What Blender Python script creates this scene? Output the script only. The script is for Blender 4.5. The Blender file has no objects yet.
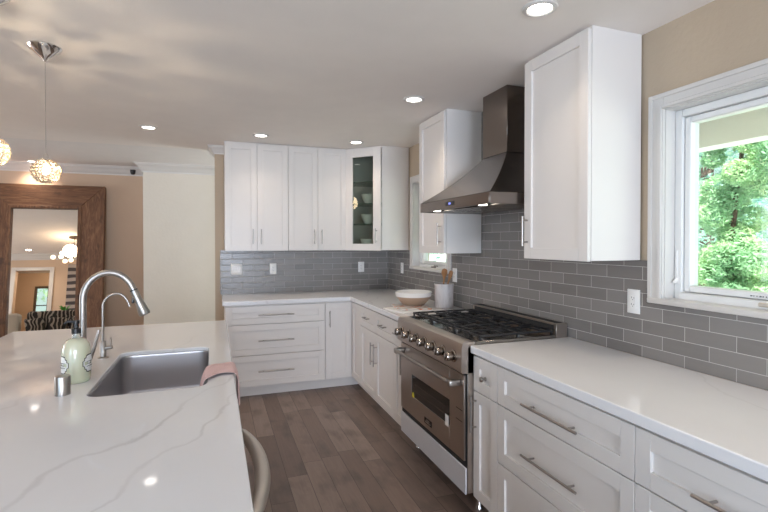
import bpy, bmesh, math, random
from mathutils import Matrix, Vector
from math import pi, sin, cos, radians
random.seed(7)
S = bpy.context.scene
COL = S.collection

# ------------------------------------------------------------------ camera
cd = bpy.data.cameras.new('camera'); cam = bpy.data.objects.new('camera', cd); COL.objects.link(cam)
cam.location = (0, 0, 1.4603)
cam.rotation_euler = (radians(90 - 0.7053), 0, radians(-19.8894))
cd.sensor_width = 36; cd.lens = 467.1958 / 768 * 36; cd.shift_y = -8.626 / 768
cd.clip_start = 0.05; cd.clip_end = 200
S.camera = cam

# ------------------------------------------------------------------ world, sun, exposure
w = bpy.data.worlds.new('world'); S.world = w; w.use_nodes = True
bg = w.node_tree.nodes['Background']
bg.inputs[0].default_value = (0.78, 0.94, 0.97, 1); bg.inputs[1].default_value = 0.98
vs = S.view_settings
vs.view_transform = 'Standard'; vs.look = 'None'; vs.gamma = 1; vs.use_curve_mapping = False
vs.exposure = 0.06

def lamp(name, kind, loc, rot, energy, color, **kw):
    d = bpy.data.lights.new(name, kind); d.energy = energy; d.color = color
    for k, v in kw.items(): setattr(d, k, v)
    o = bpy.data.objects.new(name, d); COL.objects.link(o); o.location = loc; o.rotation_euler = rot
    return o
lamp('sun', 'SUN', (0, 0, 20), (radians(24), radians(-24), 0), 12.5, (1, .95, .86), angle=0.01)
# area lamps as daylight from unseen openings behind the camera and beside the living area
lamp('rear_window_daylight', 'AREA', (-.2, -6.08, 1.12), (radians(90), 0, 0), 325, (.72, .83, 1), shape='RECTANGLE', size=2.8, size_y=2.1)
lamp('side_window_daylight', 'AREA', (-2.32, -0.9, 1.45), (radians(90), 0, radians(-90)), 62, (.54, .75, 1), shape='RECTANGLE', size=2.2, size_y=1.5)
lamp('living_fill_light', 'AREA', (-6.15, 4.7, 1.3), (radians(90), 0, radians(-90)), 72, (.92, .93, 1), shape='RECTANGLE', size=2.9, size_y=1.8)  # added fill for the back cabinets; no window is known on this side
lamp('patio_daylight', 'AREA', (2.02, 6.0, 1.2), (radians(90), 0, radians(90)), 27, (.80, .93, 1), shape='RECTANGLE', size=1.1, size_y=2.0)
lamp('near_window_portal', 'AREA', (2.04, 1.0, 1.62), (radians(90), 0, radians(90)), 1, (1, 1, 1), shape='RECTANGLE', size=1.1, size_y=.85)
bpy.data.lights['near_window_portal'].cycles.is_portal = True
lamp('small_window_portal', 'AREA', (2.04, 4.0, 1.63), (radians(90), 0, radians(90)), 1, (1, 1, 1), shape='RECTANGLE', size=.8, size_y=.85)
bpy.data.lights['small_window_portal'].cycles.is_portal = True

# ------------------------------------------------------------------ materials
class NT:
    def __init__(s, name):
        s.m = bpy.data.materials.new(name); s.m.use_nodes = True; s.t = s.m.node_tree
        s.b = s.t.nodes['Principled BSDF']; s.out = s.t.nodes['Material Output']
    def n(s, typ, **kw):
        x = s.t.nodes.new(typ)
        for k, v in kw.items(): setattr(x, k, v)
        return x
    def l(s, a, b): s.t.links.new(a, b)
    def math(s, op, a, b=None, c=None):
        x = s.n('ShaderNodeMath', operation=op)
        for i, v in enumerate((a, b, c)):
            if v is None: continue
            if isinstance(v, (int, float)): x.inputs[i].default_value = v
            else: s.l(v, x.inputs[i])
        return x.outputs[0]
    def mix(s, f, a, b):
        x = s.n('ShaderNodeMix', data_type='RGBA')
        for i, v in ((0, f), (6, a), (7, b)):
            if isinstance(v, (int, float)): x.inputs[i].default_value = v
            elif isinstance(v, tuple): x.inputs[i].default_value = (*v, 1) if len(v) == 3 else v
            else: s.l(v, x.inputs[i])
        return x.outputs[2]
    def noise(s, scale, detail=2, vec=None, rough=.5, dist=0):
        x = s.n('ShaderNodeTexNoise'); x.inputs['Scale'].default_value = scale; x.inputs['Detail'].default_value = detail
        x.inputs['Roughness'].default_value = rough; x.inputs['Distortion'].default_value = dist
        if vec: s.l(vec, x.inputs['Vector'])
        return x.outputs[0]
    def pos(s): return s.n('ShaderNodeNewGeometry').outputs['Position']
    def objc(s): return s.n('ShaderNodeTexCoord').outputs['Object']
    def mapping(s, vec, scale=(1, 1, 1), rot=(0, 0, 0)):
        x = s.n('ShaderNodeMapping'); x.inputs['Scale'].default_value = scale; x.inputs['Rotation'].default_value = rot
        s.l(vec, x.inputs['Vector']); return x.outputs[0]
    def ramp(s, f, pts):
        x = s.n('ShaderNodeValToRGB'); cr = x.color_ramp
        while len(cr.elements) < len(pts): cr.elements.new(.5)
        for e, (p, c) in zip(cr.elements, pts):
            e.position = p; e.color = (*c, 1) if isinstance(c, tuple) else (c, c, c, 1)
        s.l(f, x.inputs[0]); return x.outputs[0]
    def bump(s, h, strength=.3, dist=.01):
        x = s.n('ShaderNodeBump'); x.inputs['Strength'].default_value = strength; x.inputs['Distance'].default_value = dist
        s.l(h, x.inputs['Height']); s.l(x.outputs[0], s.b.inputs['Normal'])
    def setb(s, col=None, rough=None, metal=None, **kw):
        if col is not None:
            if isinstance(col, tuple): s.b.inputs['Base Color'].default_value = (*col, 1)
            else: s.l(col, s.b.inputs['Base Color'])
        if rough is not None:
            if isinstance(rough, (int, float)): s.b.inputs['Roughness'].default_value = rough
            else: s.l(rough, s.b.inputs['Roughness'])
        if metal is not None: s.b.inputs['Metallic'].default_value = metal
        for k, v in kw.items(): s.b.inputs[k.replace('_', ' ')].default_value = v
        return s

def plain(name, col, rough=.5, metal=0, bump=None, var=.04, **kw):
    t = NT(name)
    v = t.noise(6, 3, t.objc())
    c2 = tuple(max(0, x * (1 - var * 2)) for x in col); c1 = tuple(min(1, x * (1 + var)) for x in col)
    t.setb(t.mix(v, c2, c1), rough, metal, **kw)
    if bump: t.bump(t.noise(bump[0], 4, t.pos()), bump[1], bump[2])
    return t.m

M = {}
M['cabinet'] = plain('cabinet_paint', (.76, .72, .69), .32, var=.01)
M['trim'] = plain('trim_paint', (.66, .635, .61), .35, var=.01)
M['ceiling'] = plain('ceiling_paint', (.90, .845, .80), .8, bump=(38, .10, .006), var=.02)
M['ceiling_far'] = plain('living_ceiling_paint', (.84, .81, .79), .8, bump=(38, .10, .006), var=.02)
M['wall'] = plain('beige_wall_paint', (.50, .40, .295), .75, bump=(45, .25, .006), var=.02)
M['wall_far'] = plain('tan_wall_paint', (.60, .445, .325), .75, bump=(45, .2, .006), var=.02)
M['wall_pale'] = plain('daylit_wall_tone', (.76, .71, .63), .75, bump=(30, .3, .006), var=.02)  # lighter copy of the beige wall colour, standing in for daylight on it
M['dark'] = plain('dark_recess', (.02, .02, .02), .6)
M['black'] = plain('black_plastic', (.012, .012, .014), .35)
M['brasswire'] = plain('dark_brass_wire', (.30, .19, .09), .3, 1, var=0)
M['iron'] = plain('cast_iron', (.018, .018, .02), .45, bump=(200, .2, .001))
M['white_plastic'] = plain('white_plastic', (.85, .84, .82), .3, var=.01)
M['chrome'] = plain('polished_chrome', (.78, .77, .76), .08, 1, var=0)
M['nickel'] = plain('brushed_nickel', (.42, .39, .365), .32, 1, var=.03)
M['hinge'] = plain('hinge_shadow', (.25, .2, .16), .5)
M['vinyl'] = plain('window_vinyl', (.82, .82, .81), .35, var=.01)
M['terracotta'] = plain('tan_stoneware', (.44, .31, .22), .6, bump=(90, .2, .002))
M['ceramic'] = plain('white_glaze', (.82, .80, .77), .2, var=.02)
M['spoon'] = plain('olive_wood', (.42, .20, .08), .5, var=.2)
M['linen'] = plain('cream_upholstery', (.62, .56, .48), .9, bump=(150, .4, .003))
M['darkwood'] = plain('dark_table_wood', (.06, .04, .03), .3)
M['leafplant'] = plain('houseplant_leaf', (.10, .42, .06), .4)
M['curtain'] = plain('dark_curtain', (.10, .07, .05), .9)
M['roof'] = plain('porch_paint', (.93, .93, .91), .6, var=.01)
M['bark'] = plain('tree_bark', (.16, .10, .085), .9, bump=(30, 1, .02), var=.3)
M['protect'] = plain('kick_panel_film', (.66, .66, .69), .4, metal=.15, var=.02)

def metal_brushed(name, col, rough, scale):
    t = NT(name); v = t.mapping(t.pos(), scale)
    n = t.noise(1, 3, v, .6)
    r = t.n('ShaderNodeMapRange'); r.inputs[3].default_value = rough - .01; r.inputs[4].default_value = rough + .02
    t.l(n, r.inputs[0])
    t.setb(t.mix(n, tuple(x * .985 for x in col), col), r.outputs[0], 1)
    t.bump(n, .004, .001)
    return t.m
M['steel'] = metal_brushed('brushed_stainless', (.47, .41, .365), .32, (300, 6, 300))
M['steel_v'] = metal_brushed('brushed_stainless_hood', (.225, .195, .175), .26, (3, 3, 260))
M['sinksteel'] = metal_brushed('satin_sink_steel', (.56, .545, .56), .36, (8, 220, 220))

def quartz():
    t = NT('white_quartz'); p = t.pos()
    s_ = t.n('ShaderNodeSeparateXYZ'); t.l(p, s_.inputs[0])
    big = t.math('SUBTRACT', t.noise(2.6, 2, p), .5); fine = t.math('SUBTRACT', t.noise(11, 4, p, .6), .5)
    wob = t.math('ADD', t.math('MULTIPLY', big, .34), t.math('MULTIPLY', fine, .045))
    fade = t.ramp(t.noise(2.1, 2, t.mapping(p, (1.0, 1.0, 1.0))), [(.34, .15), (.60, 1.0)])
    tot = None
    # each vein: direction angle in plan, offset along the normal, width, strength
    for ang, off, wd, st in ((62, -.885, .0045, 1.0), (62, -.70, .0035, .8), (58, -1.55, .003, .45), (66, -.25, .003, .4), (55, -2.2, .003, .45), (70, .55, .0035, .5), (64, 1.05, .003, .4), (60, -3.1, .003, .5)):
        nx, ny = sin(radians(ang)), -cos(radians(ang))
        d = t.math('ADD', t.math('MULTIPLY', s_.outputs[0], nx), t.math('MULTIPLY', s_.outputs[1], ny))
        d = t.math('ABSOLUTE', t.math('ADD', t.math('SUBTRACT', d, off), wob))
        m = t.n('ShaderNodeMapRange', interpolation_type='SMOOTHSTEP'); m.inputs[1].default_value = wd * 3.2; m.inputs[2].default_value = wd * .3
        t.l(d, m.inputs[0]); v = t.math('MULTIPLY', m.outputs[0], st)
        tot = v if tot is None else t.math('MAXIMUM', tot, v)
    cloud = t.noise(3, 5, p, .6)
    base = t.mix(cloud, (.785, .78, .795), (.86, .855, .87))
    t.setb(t.mix(t.math('MULTIPLY', t.math('MULTIPLY', tot, fade), .36), base, (.40, .38, .375)), .055)
    return t.m
M['quartz'] = quartz()

def tile(name, axis):
    t = NT(name); p = t.pos()
    s = t.n('ShaderNodeSeparateXYZ'); t.l(p, s.inputs[0])
    u = s.outputs[axis]; z = s.outputs[2]; H = .0625; L = .2135
    zr = t.math('DIVIDE', t.math('SUBTRACT', z, 1.216 - H * 20), H)
    row = t.math('FLOOR', zr); fv = t.math('FRACT', zr)
    uu = t.math('ADD', t.math('DIVIDE', t.math('SUBTRACT', u, 1.77 - L * 40), L), t.math('MULTIPLY', t.math('MODULO', row, 2), .5))
    col = t.math('FLOOR', uu); fu = t.math('FRACT', uu)
    du = t.math('MULTIPLY', t.math('MINIMUM', fu, t.math('SUBTRACT', 1, fu)), L)
    dv = t.math('MULTIPLY', t.math('MINIMUM', fv, t.math('SUBTRACT', 1, fv)), H)
    d = t.math('MINIMUM', du, dv)
    grout = t.math('LESS_THAN', d, .0013)
    cb = t.n('ShaderNodeCombineXYZ'); t.l(col, cb.inputs[0]); t.l(row, cb.inputs[1])
    wn = t.n('ShaderNodeTexWhiteNoise', noise_dimensions='3D'); t.l(cb.outputs[0], wn.inputs['Vector'])
    st = t.noise(3, 3, t.mapping(p, (2, 2, 14)))
    base = t.mix(wn.outputs[0], (.165, .153, .146), (.245, .230, .220))
    base = t.mix(t.math('MULTIPLY', st, .35), base, (.28, .26, .245))
    t.setb(t.mix(grout, base, (.50, .48, .45)), t.mix(grout, (.24, .24, .24), (.7, .7, .7)))
    edge = t.n('ShaderNodeMapRange'); edge.inputs[1].default_value = .0008; edge.inputs[2].default_value = .004; t.l(d, edge.inputs[0])
    wav = t.noise(26, 2, p)
    tilt = t.math('MULTIPLY', wn.outputs[0], t.math('SUBTRACT', fv, .5))
    h = t.math('ADD', t.math('ADD', t.math('MULTIPLY', edge.outputs[0], .6), t.math('MULTIPLY', wav, .9)), t.math('MULTIPLY', tilt, .7))
    t.bump(h, .30, .003)
    return t.m
M['tile_right'] = tile('grey_glazed_tile_side', 1)
M['tile_back'] = tile('grey_glazed_tile_back', 0)

def floor_mat():
    t = NT('brown_wood_planks'); p = t.pos()
    s = t.n('ShaderNodeSeparateXYZ'); t.l(p, s.inputs[0])
    W = .127; L = .95
    ur = t.math('DIVIDE', t.math('ADD', s.outputs[0], 10), W); row = t.math('FLOOR', ur); fu = t.math('FRACT', ur)
    wr = t.n('ShaderNodeTexWhiteNoise', noise_dimensions='1D'); t.l(row, wr.inputs['W'])
    vr = t.math('ADD', t.math('DIVIDE', t.math('ADD', s.outputs[1], 10), L), t.math('MULTIPLY', wr.outputs[0], 7.3))
    col = t.math('FLOOR', vr); fv = t.math('FRACT', vr)
    du = t.math('MULTIPLY', t.math('MINIMUM', fu, t.math('SUBTRACT', 1, fu)), W)
    dv = t.math('MULTIPLY', t.math('MINIMUM', fv, t.math('SUBTRACT', 1, fv)), L)
    gap = t.math('LESS_THAN', t.math('MINIMUM', du, dv), .0013)
    cb = t.n('ShaderNodeCombineXYZ'); t.l(col, cb.inputs[0]); t.l(row, cb.inputs[1])
    wn = t.n('ShaderNodeTexWhiteNoise', noise_dimensions='3D'); t.l(cb.outputs[0], wn.inputs['Vector'])
    base = t.ramp(wn.outputs[0], [(0, (.17, .115, .090)), (.45, (.25, .178, .144)), (.8, (.295, .215, .176)), (1, (.33, .245, .20))])
    off = t.n('ShaderNodeVectorMath', operation='MULTIPLY_ADD'); off.inputs[1].default_value = (3, 3, 3)
    t.l(wn.outputs[1], off.inputs[0]); t.l(p, off.inputs[2])
    grain = t.noise(1, 5, t.mapping(off.outputs[0], (55, 3.2, 1)), .65, 1.2)
    blot = t.noise(5, 3, t.mapping(off.outputs[0], (1.6, .8, 1)))
    c = t.mix(t.math('MULTIPLY', grain, .55), base, (.09, .067, .058))
    c = t.mix(t.ramp(blot, [(.50, 0.0), (.72, .55)]), c, (.055, .042, .038))
    t.setb(t.mix(gap, c, (.03, .02, .016)), t.ramp(grain, [(0, .30), (1, .48)]))
    t.bump(t.math('SUBTRACT', t.math('MULTIPLY', grain, .4), gap), .3, .002)
    return t.m
M['floor'] = floor_mat()

def rustic(name, sc):
    t = NT(name); p = t.pos()
    g = t.noise(1, 6, t.mapping(p, sc), .7, 1.5)
    k = t.noise(6, 2, p)
    c = t.ramp(g, [(.25, (.05, .020, .010)), (.5, (.155, .068, .030)), (.72, (.29, .145, .068))])
    c = t.mix(t.ramp(k, [(.62, 0.0), (.72, .7)]), c, (.05, .022, .012))
    t.setb(c, .6); t.bump(g, .5, .006)
    return t.m
M['rustic_v'] = rustic('reclaimed_wood_upright', (26, 26, 2.2))
M['rustic_h'] = rustic('reclaimed_wood_level', (2.2, 26, 26))

def glass_thin(name, tint, refl=.04):
    t = NT(name); tr = t.n('ShaderNodeBsdfTransparent'); tr.inputs[0].default_value = (*tint, 1)
    gl = t.n('ShaderNodeBsdfGlossy'); gl.inputs['Roughness'].default_value = .01
    lw = t.n('ShaderNodeLayerWeight'); lw.inputs[0].default_value = .5
    fz = t.math('MULTIPLY_ADD', t.math('POWER', lw.outputs[1], 5), .9, refl * .7)
    mx = t.n('ShaderNodeMixShader'); t.l(fz, mx.inputs[0]); t.l(tr.outputs[0], mx.inputs[1]); t.l(gl.outputs[0], mx.inputs[2])
    t.l(mx.outputs[0], t.out.inputs[0]); return t.m
M['pane'] = glass_thin('clear_window_glass', (.94, 1, .965))
M['shelfglass'] = glass_thin('cabinet_glass', (.76, .80, .76))
M['shelfedge'] = plain('green_shelf_glass', (.05, .16, .12), .1, var=0)
M['crystal'] = plain('crystal_bead', (1, .95, .86), .05, var=0, Transmission_Weight=.85, IOR=1.5)
M['soapglass'] = plain('milky_soap', (.66, .66, .49), .12, var=.03, Subsurface_Weight=.2, Coat_Weight=1.0, Coat_Roughness=.03)
M['clearbottle'] = plain('clear_glass_neck', (.75, .78, .72), .05, var=0, Transmission_Weight=.7)
M['mirror'] = plain('mirror_silver', (.90, .89, .86), .012, 1, var=0)
M['oven_glass'] = plain('dark_oven_glass', (.02, .016, .013), .06, var=0)
M['knobsteel'] = plain('knob_steel', (.34, .30, .27), .16, 1, var=0)
M['satin'] = plain('satin_handle', (.66, .61, .56), .42, 1, var=0)
M['knobsteel'] = plain('knob_steel', (.34, .30, .27), .16, 1, var=0)
M['satin'] = plain('satin_handle', (.66, .61, .56), .42, 1, var=0)
M['range_top'] = plain('cooktop_steel', (.30, .28, .26), .22, 1, var=.02)

def emit(name, col, st):
    t = NT(name); t.setb(col, .5); t.b.inputs['Emission Color'].default_value = (*col, 1); t.b.inputs['Emission Strength'].default_value = st
    return t.m
M['lens'] = emit('downlight_lens', (1, .95, .88), 10)
M['bulb'] = emit('warm_bulb', (1, .80, .52), 14)
M['globe'] = emit('chandelier_globe', (1, .84, .62), 2.6)
M['hoodlamp'] = emit('hood_lamp_lens', (1, .93, .82), 5)
M['display'] = emit('blue_display', (.25, .3, 1), .9)

def marble():
    t = NT('grey_marble'); p = t.pos()
    g = t.noise(9, 5, t.mapping(p, (1, 1, .35)), .6, 2)
    t.setb(t.ramp(g, [(.35, (.42, .38, .375)), (.6, (.60, .56, .55))]), .35); return t.m
M['marble'] = marble()
def zebra():
    t = NT('zebra_fabric'); wv = t.n('ShaderNodeTexWave'); wv.inputs['Scale'].default_value = 5; wv.inputs['Distortion'].default_value = 9
    wv.inputs['Detail'].default_value = 1.5; wv.inputs['Detail Scale'].default_value = 1.2; t.l(t.pos(), wv.inputs['Vector'])
    t.setb(t.ramp(wv.outputs[1], [(.62, (.03, .025, .022)), (.8, (.38, .33, .28))]), .85); return t.m
M['zebra'] = zebra()
def cloth():
    t = NT('pink_towel'); n = t.noise(260, 2, t.pos()); t.setb(t.mix(n, (.68, .45, .445), (.86, .64, .63)), .95); t.bump(n, .8, .004); return t.m
M['towel'] = cloth()
def stripes():
    t = NT('banded_art'); wv = t.n('ShaderNodeTexWave', bands_direction='Z'); wv.inputs['Scale'].default_value = 2.2; wv.inputs['Distortion'].default_value = 1.5
    t.l(t.pos(), wv.inputs['Vector']); t.setb(t.ramp(wv.outputs[1], [(.4, (.05, .04, .045)), (.6, (.38, .33, .30))]), .6); return t.m
M['art'] = stripes()
def leaves(name, a, b, c):
    t = NT(name); n = t.noise(2.2, 3, t.pos()); t.setb(t.ramp(n, [(.3, a), (.5, b), (.72, c)]), .55); t.b.inputs['Subsurface Weight'].default_value = 0
    tr = t.n('ShaderNodeBsdfTranslucent'); t.l(t.ramp(n, [(.3, a), (.5, b), (.72, c)]), tr.inputs[0])
    mx = t.n('ShaderNodeMixShader'); mx.inputs[0].default_value = .4; t.l(t.b.outputs[0], mx.inputs[1]); t.l(tr.outputs[0], mx.inputs[2]); t.l(mx.outputs[0], t.out.inputs[0])
    return t.m
M['leaf_near'] = leaves('bright_green_foliage', (.34, .56, .38), (.46, .68, .44), (.64, .78, .48))
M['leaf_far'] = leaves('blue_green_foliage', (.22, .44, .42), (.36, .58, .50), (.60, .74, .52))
M['ground'] = plain('pale_concrete', (.85, .84, .83), .9)
M['lawn'] = plain('lawn_green', (.16, .30, .10), .9, var=.2)
def cover():
    t = NT('magazine_print'); n = t.noise(14, 1, t.objc()); t.setb(t.ramp(n, [(.40, (.75, .73, .70)), (.54, (.62, .60, .58)), (.60, (.72, .22, .08)), (.66, (.12, .11, .11)), (.70, (.7, .68, .62))]), .3); return t.m
M['cover'] = cover()

# ------------------------------------------------------------------ mesh helpers
I4 = Matrix.Identity(4)
class MB:
    def __init__(s, M4=I4): s.bm = bmesh.new(); s.M = M4
    def _new(s, fn):
        t = bmesh.new(); fn(t)
        vm = {v: s.bm.verts.new(s.M @ v.co) for v in t.verts}
        for f in t.faces:
            try: nf = s.bm.faces.new([vm[v] for v in f.verts]); nf.smooth = f.smooth
            except ValueError: pass
        t.free(); return s
    def box(s, x0, x1, y0, y1, z0, z1, bev=0, seg=1):
        def fn(t):
            bmesh.ops.create_cube(t, size=1)
            for v in t.verts: v.co = Vector(((x0 + x1) / 2 + v.co.x * (x1 - x0), (y0 + y1) / 2 + v.co.y * (y1 - y0), (z0 + z1) / 2 + v.co.z * (z1 - z0)))
            if bev: bmesh.ops.bevel(t, geom=list(t.edges), offset=bev, segments=seg, affect='EDGES', profile=.5)
        return s._new(fn)
    def tube(s, pts, r, seg=12, caps=True, smooth=True):
        pts = [Vector(p) for p in pts]; n = len(pts)
        rs = r if isinstance(r, (list, tuple)) else [r] * n
        def fn(t):
            tang = [(pts[min(i + 1, n - 1)] - pts[max(i - 1, 0)]).normalized() for i in range(n)]
            up = Vector((0, 0, 1)) if abs(tang[0].z) < .9 else Vector((1, 0, 0))
            a = tang[0].cross(up).normalized(); rings = []
            for i in range(n):
                a = (a - tang[i] * a.dot(tang[i])).normalized(); b = tang[i].cross(a)
                rings.append([t.verts.new(pts[i] + (a * cos(2 * pi * k / seg) + b * sin(2 * pi * k / seg)) * rs[i]) for k in range(seg)])
            for i in range(n - 1):
                for k in range(seg):
                    f = t.faces.new([rings[i][k], rings[i][(k + 1) % seg], rings[i + 1][(k + 1) % seg], rings[i + 1][k]]); f.smooth = smooth
            if caps:
                t.faces.new(rings[0][::-1]); t.faces.new(rings[-1])
        return s._new(fn)
    def lathe(s, prof, c=(0, 0, 0), seg=32, smooth=True, axis='Z'):
        R = {'Z': I4, 'X': Matrix.Rotation(pi / 2, 4, 'Y'), '-X': Matrix.Rotation(-pi / 2, 4, 'Y'), '-Y': Matrix.Rotation(pi / 2, 4, 'X')}[axis] if isinstance(axis, str) else axis
        T = Matrix.Translation(c) @ R
        def fn(t):
            rings = []
            for r, z in prof:
                if r < 1e-6: rings.append([t.verts.new(T @ Vector((0, 0, z)))])
                else: rings.append([t.verts.new(T @ Vector((r * cos(2 * pi * k / seg), r * sin(2 * pi * k / seg), z))) for k in range(seg)])
            for i in range(len(rings) - 1):
                A, B = rings[i], rings[i + 1]
                for k in range(seg):
                    k2 = (k + 1) % seg
                    vs = [A[0], B[k2], B[k]] if len(A) == 1 and len(B) > 1 else [A[k], A[k2], B[0]] if len(B) == 1 and len(A) > 1 else [A[k], A[k2], B[k2], B[k]]
                    if len(A) == 1 and len(B) == 1: continue
                    f = t.faces.new(vs); f.smooth = smooth
        return s._new(fn)
    def loft(s, rings, close=True, cap0=True, cap1=True, smooth=False):
        def fn(t):
            R = [[t.verts.new(Vector(p)) for p in r] for r in rings]
            for i in range(len(R) - 1):
                n = len(R[i])
                for k in range(n if close else n - 1):
                    f = t.faces.new([R[i][k], R[i][(k + 1) % n], R[i + 1][(k + 1) % n], R[i + 1][k]]); f.smooth = smooth
            if cap0: t.faces.new(R[0][::-1])
            if cap1: t.faces.new(R[-1])
        return s._new(fn)
    def poly(s, pts):
        return s._new(lambda t: t.faces.new([t.verts.new(Vector(p)) for p in pts]))
    def ico(s, c, r, sub=1, sq=(1, 1, 1), smooth=False):
        def fn(t):
            bmesh.ops.create_icosphere(t, subdivisions=sub, radius=r)
            for v in t.verts: v.co = Vector((v.co.x * sq[0], v.co.y * sq[1], v.co.z * sq[2])) + Vector(c)
            for f in t.faces: f.smooth = smooth
        return s._new(fn)
    def shaker(s, x0, x1, z0, z1, d=.020, stile=.057, rec=.012, open_=False):
        """shaker front: local x width, front at y=-d, back at y=0"""
        g = .0015; x0 += g; x1 -= g; z0 += g; z1 -= g
        st = min(stile, (x1 - x0) * .3, (z1 - z0) * .34)
        s.box(x0, x0 + st, -d, 0, z0, z1, .0012); s.box(x1 - st, x1, -d, 0, z0, z1, .0012)
        s.box(x0 + st - .0005, x1 - st + .0005, -d, 0, z0, z0 + st, .0012); s.box(x0 + st - .0005, x1 - st + .0005, -d, 0, z1 - st, z1, .0012)
        if not open_: s.box(x0 + st - .002, x1 - st + .002, -d + rec, -.002, z0 + st - .002, z1 - st + .002)
        return s
    def pull(s, x, z, L, vert=False, d=.020, r=.0055, so=.032):
        h = L / 2
        if vert:
            s.tube([(x, -d - so, z - h), (x, -d - so, z + h)], r); ps = [(x, z - h * .72), (x, z + h * .72)]
        else:
            s.tube([(x - h, -d - so, z), (x + h, -d - so, z)], r); ps = [(x - h * .72, z), (x + h * .72, z)]
        for a, b in ps: s.tube([(a, -d + .001, b), (a, -d - so, b)], r * .85)
        return s
    def build(s, name, mat, parent=None, mods=None):
        bmesh.ops.recalc_face_normals(s.bm, faces=s.bm.faces)
        off = Vector((0, 0, 0)); 
        if parent is not None: off = OFF[parent.name]
        for v in s.bm.verts: v.co -= off
        me = bpy.data.meshes.new(name); s.bm.to_mesh(me); s.bm.free(); me.set_sharp_from_angle(angle=radians(38))
        me.materials.append(M[mat] if isinstance(mat, str) else mat)
        o = bpy.data.objects.new(name, me); COL.objects.link(o)
        if parent is not None: o.parent = parent; OFF[o.name] = off
        else:
            bb = [Vector(c) for c in o.bound_box]
            c = Vector((sum(p.x for p in bb) / 8, sum(p.y for p in bb) / 8, min(p.z for p in bb)))
            me.transform(Matrix.Translation(-c)); o.location = c; OFF[o.name] = c
        if mods:
            for k, kw in mods:
                m = o.modifiers.new(k.lower(), k)
                for a, b in kw.items(): setattr(m, a, b)
        return o
OFF = {}
def thing(name, loc, label, cat, group=None):
    o = bpy.data.objects.new(name, None); COL.objects.link(o); o.location = loc; o.empty_display_size = .05
    OFF[o.name] = Vector(loc); return tag(o, label, cat, group)
def tag(o, label=None, cat=None, group=None):
    if label: o['label'] = label
    if cat: o['category'] = cat
    if group: o['group'] = group
    return o
def struct(o): o['kind'] = 'structure'; return o
def copy_tree(o, loc=None, parent=None):
    c = o.copy(); COL.objects.link(c)
    if parent is not None: c.parent = parent
    if loc is not None: c.location = loc
    for ch in list(o.children): copy_tree(ch, None, c)
    return c
def faceX(X, Y, z=0):   # local x runs to -Y, front looks to -X
    return Matrix.Translation((X, Y, z)) @ Matrix.Rotation(-pi / 2, 4, 'Z')
def faceY(X, Y, z=0):   # front looks to -Y
    return Matrix.Translation((X, Y, z))

XW, YB, CT, CH, CF = 1.9123, 5.115, .914, 2.44, 2.47

# ------------------------------------------------------------------ setting
b = MB(); b.box(-6.2, 2.10, -6.2, 7.5, -.12, 0); struct(b.build('floor', 'floor'))
b = MB(); b.box(-2.4, 2.10, -6.2, 5.36, CH, CH + .16); b.box(-6.2, -2.4, -.1, 5.36, CH + .03, CH + .16); struct(b.build('ceiling', 'ceiling'))
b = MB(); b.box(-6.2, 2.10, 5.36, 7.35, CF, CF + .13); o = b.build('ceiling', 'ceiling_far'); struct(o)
# right wall with two window openings
b = MB(); t0, t1 = XW, XW + .17
w1 = (.45, 1.555, 1.20, 2.055); w2 = (3.64, 4.375, 1.205, 2.05)
b.box(t0, t1, -6.15, w1[0], 0, 2.6); b.box(t0, t1, w1[0], w1[1], 0, w1[2]); b.box(t0, t1, w1[0], w1[1], w1[3], 2.6)
b.box(t0, t1, w1[1], w2[0], 0, 2.6); b.box(t0, t1, w2[0], w2[1], 0, w2[2]); b.box(t0, t1, w2[0], w2[1], w2[3], 2.6)
b.box(t0, t1, w2[1], YB + .25, 0, 2.6)
struct(b.build('wall_right', 'wall'))
b = MB(); b.box(-.0, XW, YB, YB + .245, 0, CH); struct(b.build('wall_back', 'wall'))
b = MB(); b.box(-.87, 1.94, 6.73, 7.17, 0, CF); struct(b.build('wall_living_pale', 'wall_pale'))
b = MB(); b.box(-6.2, 2.10, 7.17, 7.35, 0, CF); struct(b.build('wall_living_back', 'wall_far'))
b = MB(); b.box(-6.2, -6.05, -.1, 3.2, 0, CF); b.box(-6.2, -6.05, 6.2, 7.17, 0, CF); b.box(-6.2, -6.05, 3.2, 6.2, 0, .35); b.box(-6.2, -6.05, 3.2, 6.2, 2.25, CF); struct(b.build('wall_living_left', 'wall_far'))  # opening added in this unseen wall to let the fill lamp in
b = MB()   # far right wall of the living area with a patio opening
b.box(1.94, 2.09, 5.365, 5.45, 0, CF); b.box(1.94, 2.09, 6.55, 7.17, 0, CF); b.box(1.94, 2.09, 5.45, 6.55, 2.2, CF)
struct(b.build('wall_living_right', 'wall_far'))
b = MB()   # partition with a doorway (seen only in the mirror)
dx0, dx1 = -3.808, -3.219
b.box(-6.05, dx0, 2.33, 2.45, 0, CF); b.box(dx1, -2.3, 2.33, 2.45, 0, CF); b.box(dx0, dx1, 2.33, 2.45, 2.13, CF)
struct(b.build('wall_partition', 'wall_far'))
b = MB()
b.box(-6.05, -4.0, .6, .72, 0, CF); b.box(-3.45, -2.3, .6, .72, 0, CF); b.box(-4.0, -3.45, .6, .72, 0, .45); b.box(-4.0, -3.45, .6, .72, 2.15, CF)
struct(b.build('wall_hallway', 'wall_far'))
b = MB(); b.box(-2.45, -2.3, -.0, 2.45, 0, CH + .03); b.box(-2.45, -2.3, -6.15, -2.1, 0, CH); b.box(-2.45, -2.3, -2.1, 0, 0, .7); b.box(-2.45, -2.3, -2.1, 0, 2.2, CH)
struct(b.build('wall_left', 'wall'))
b = MB(); b.box(-2.4, -1.75, -6.15, -6.0, 0, CH); b.box(1.3, 1.92, -6.15, -6.0, 0, CH); b.box(-1.75, 1.3, -6.15, -6.0, 2.25, CH)
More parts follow.
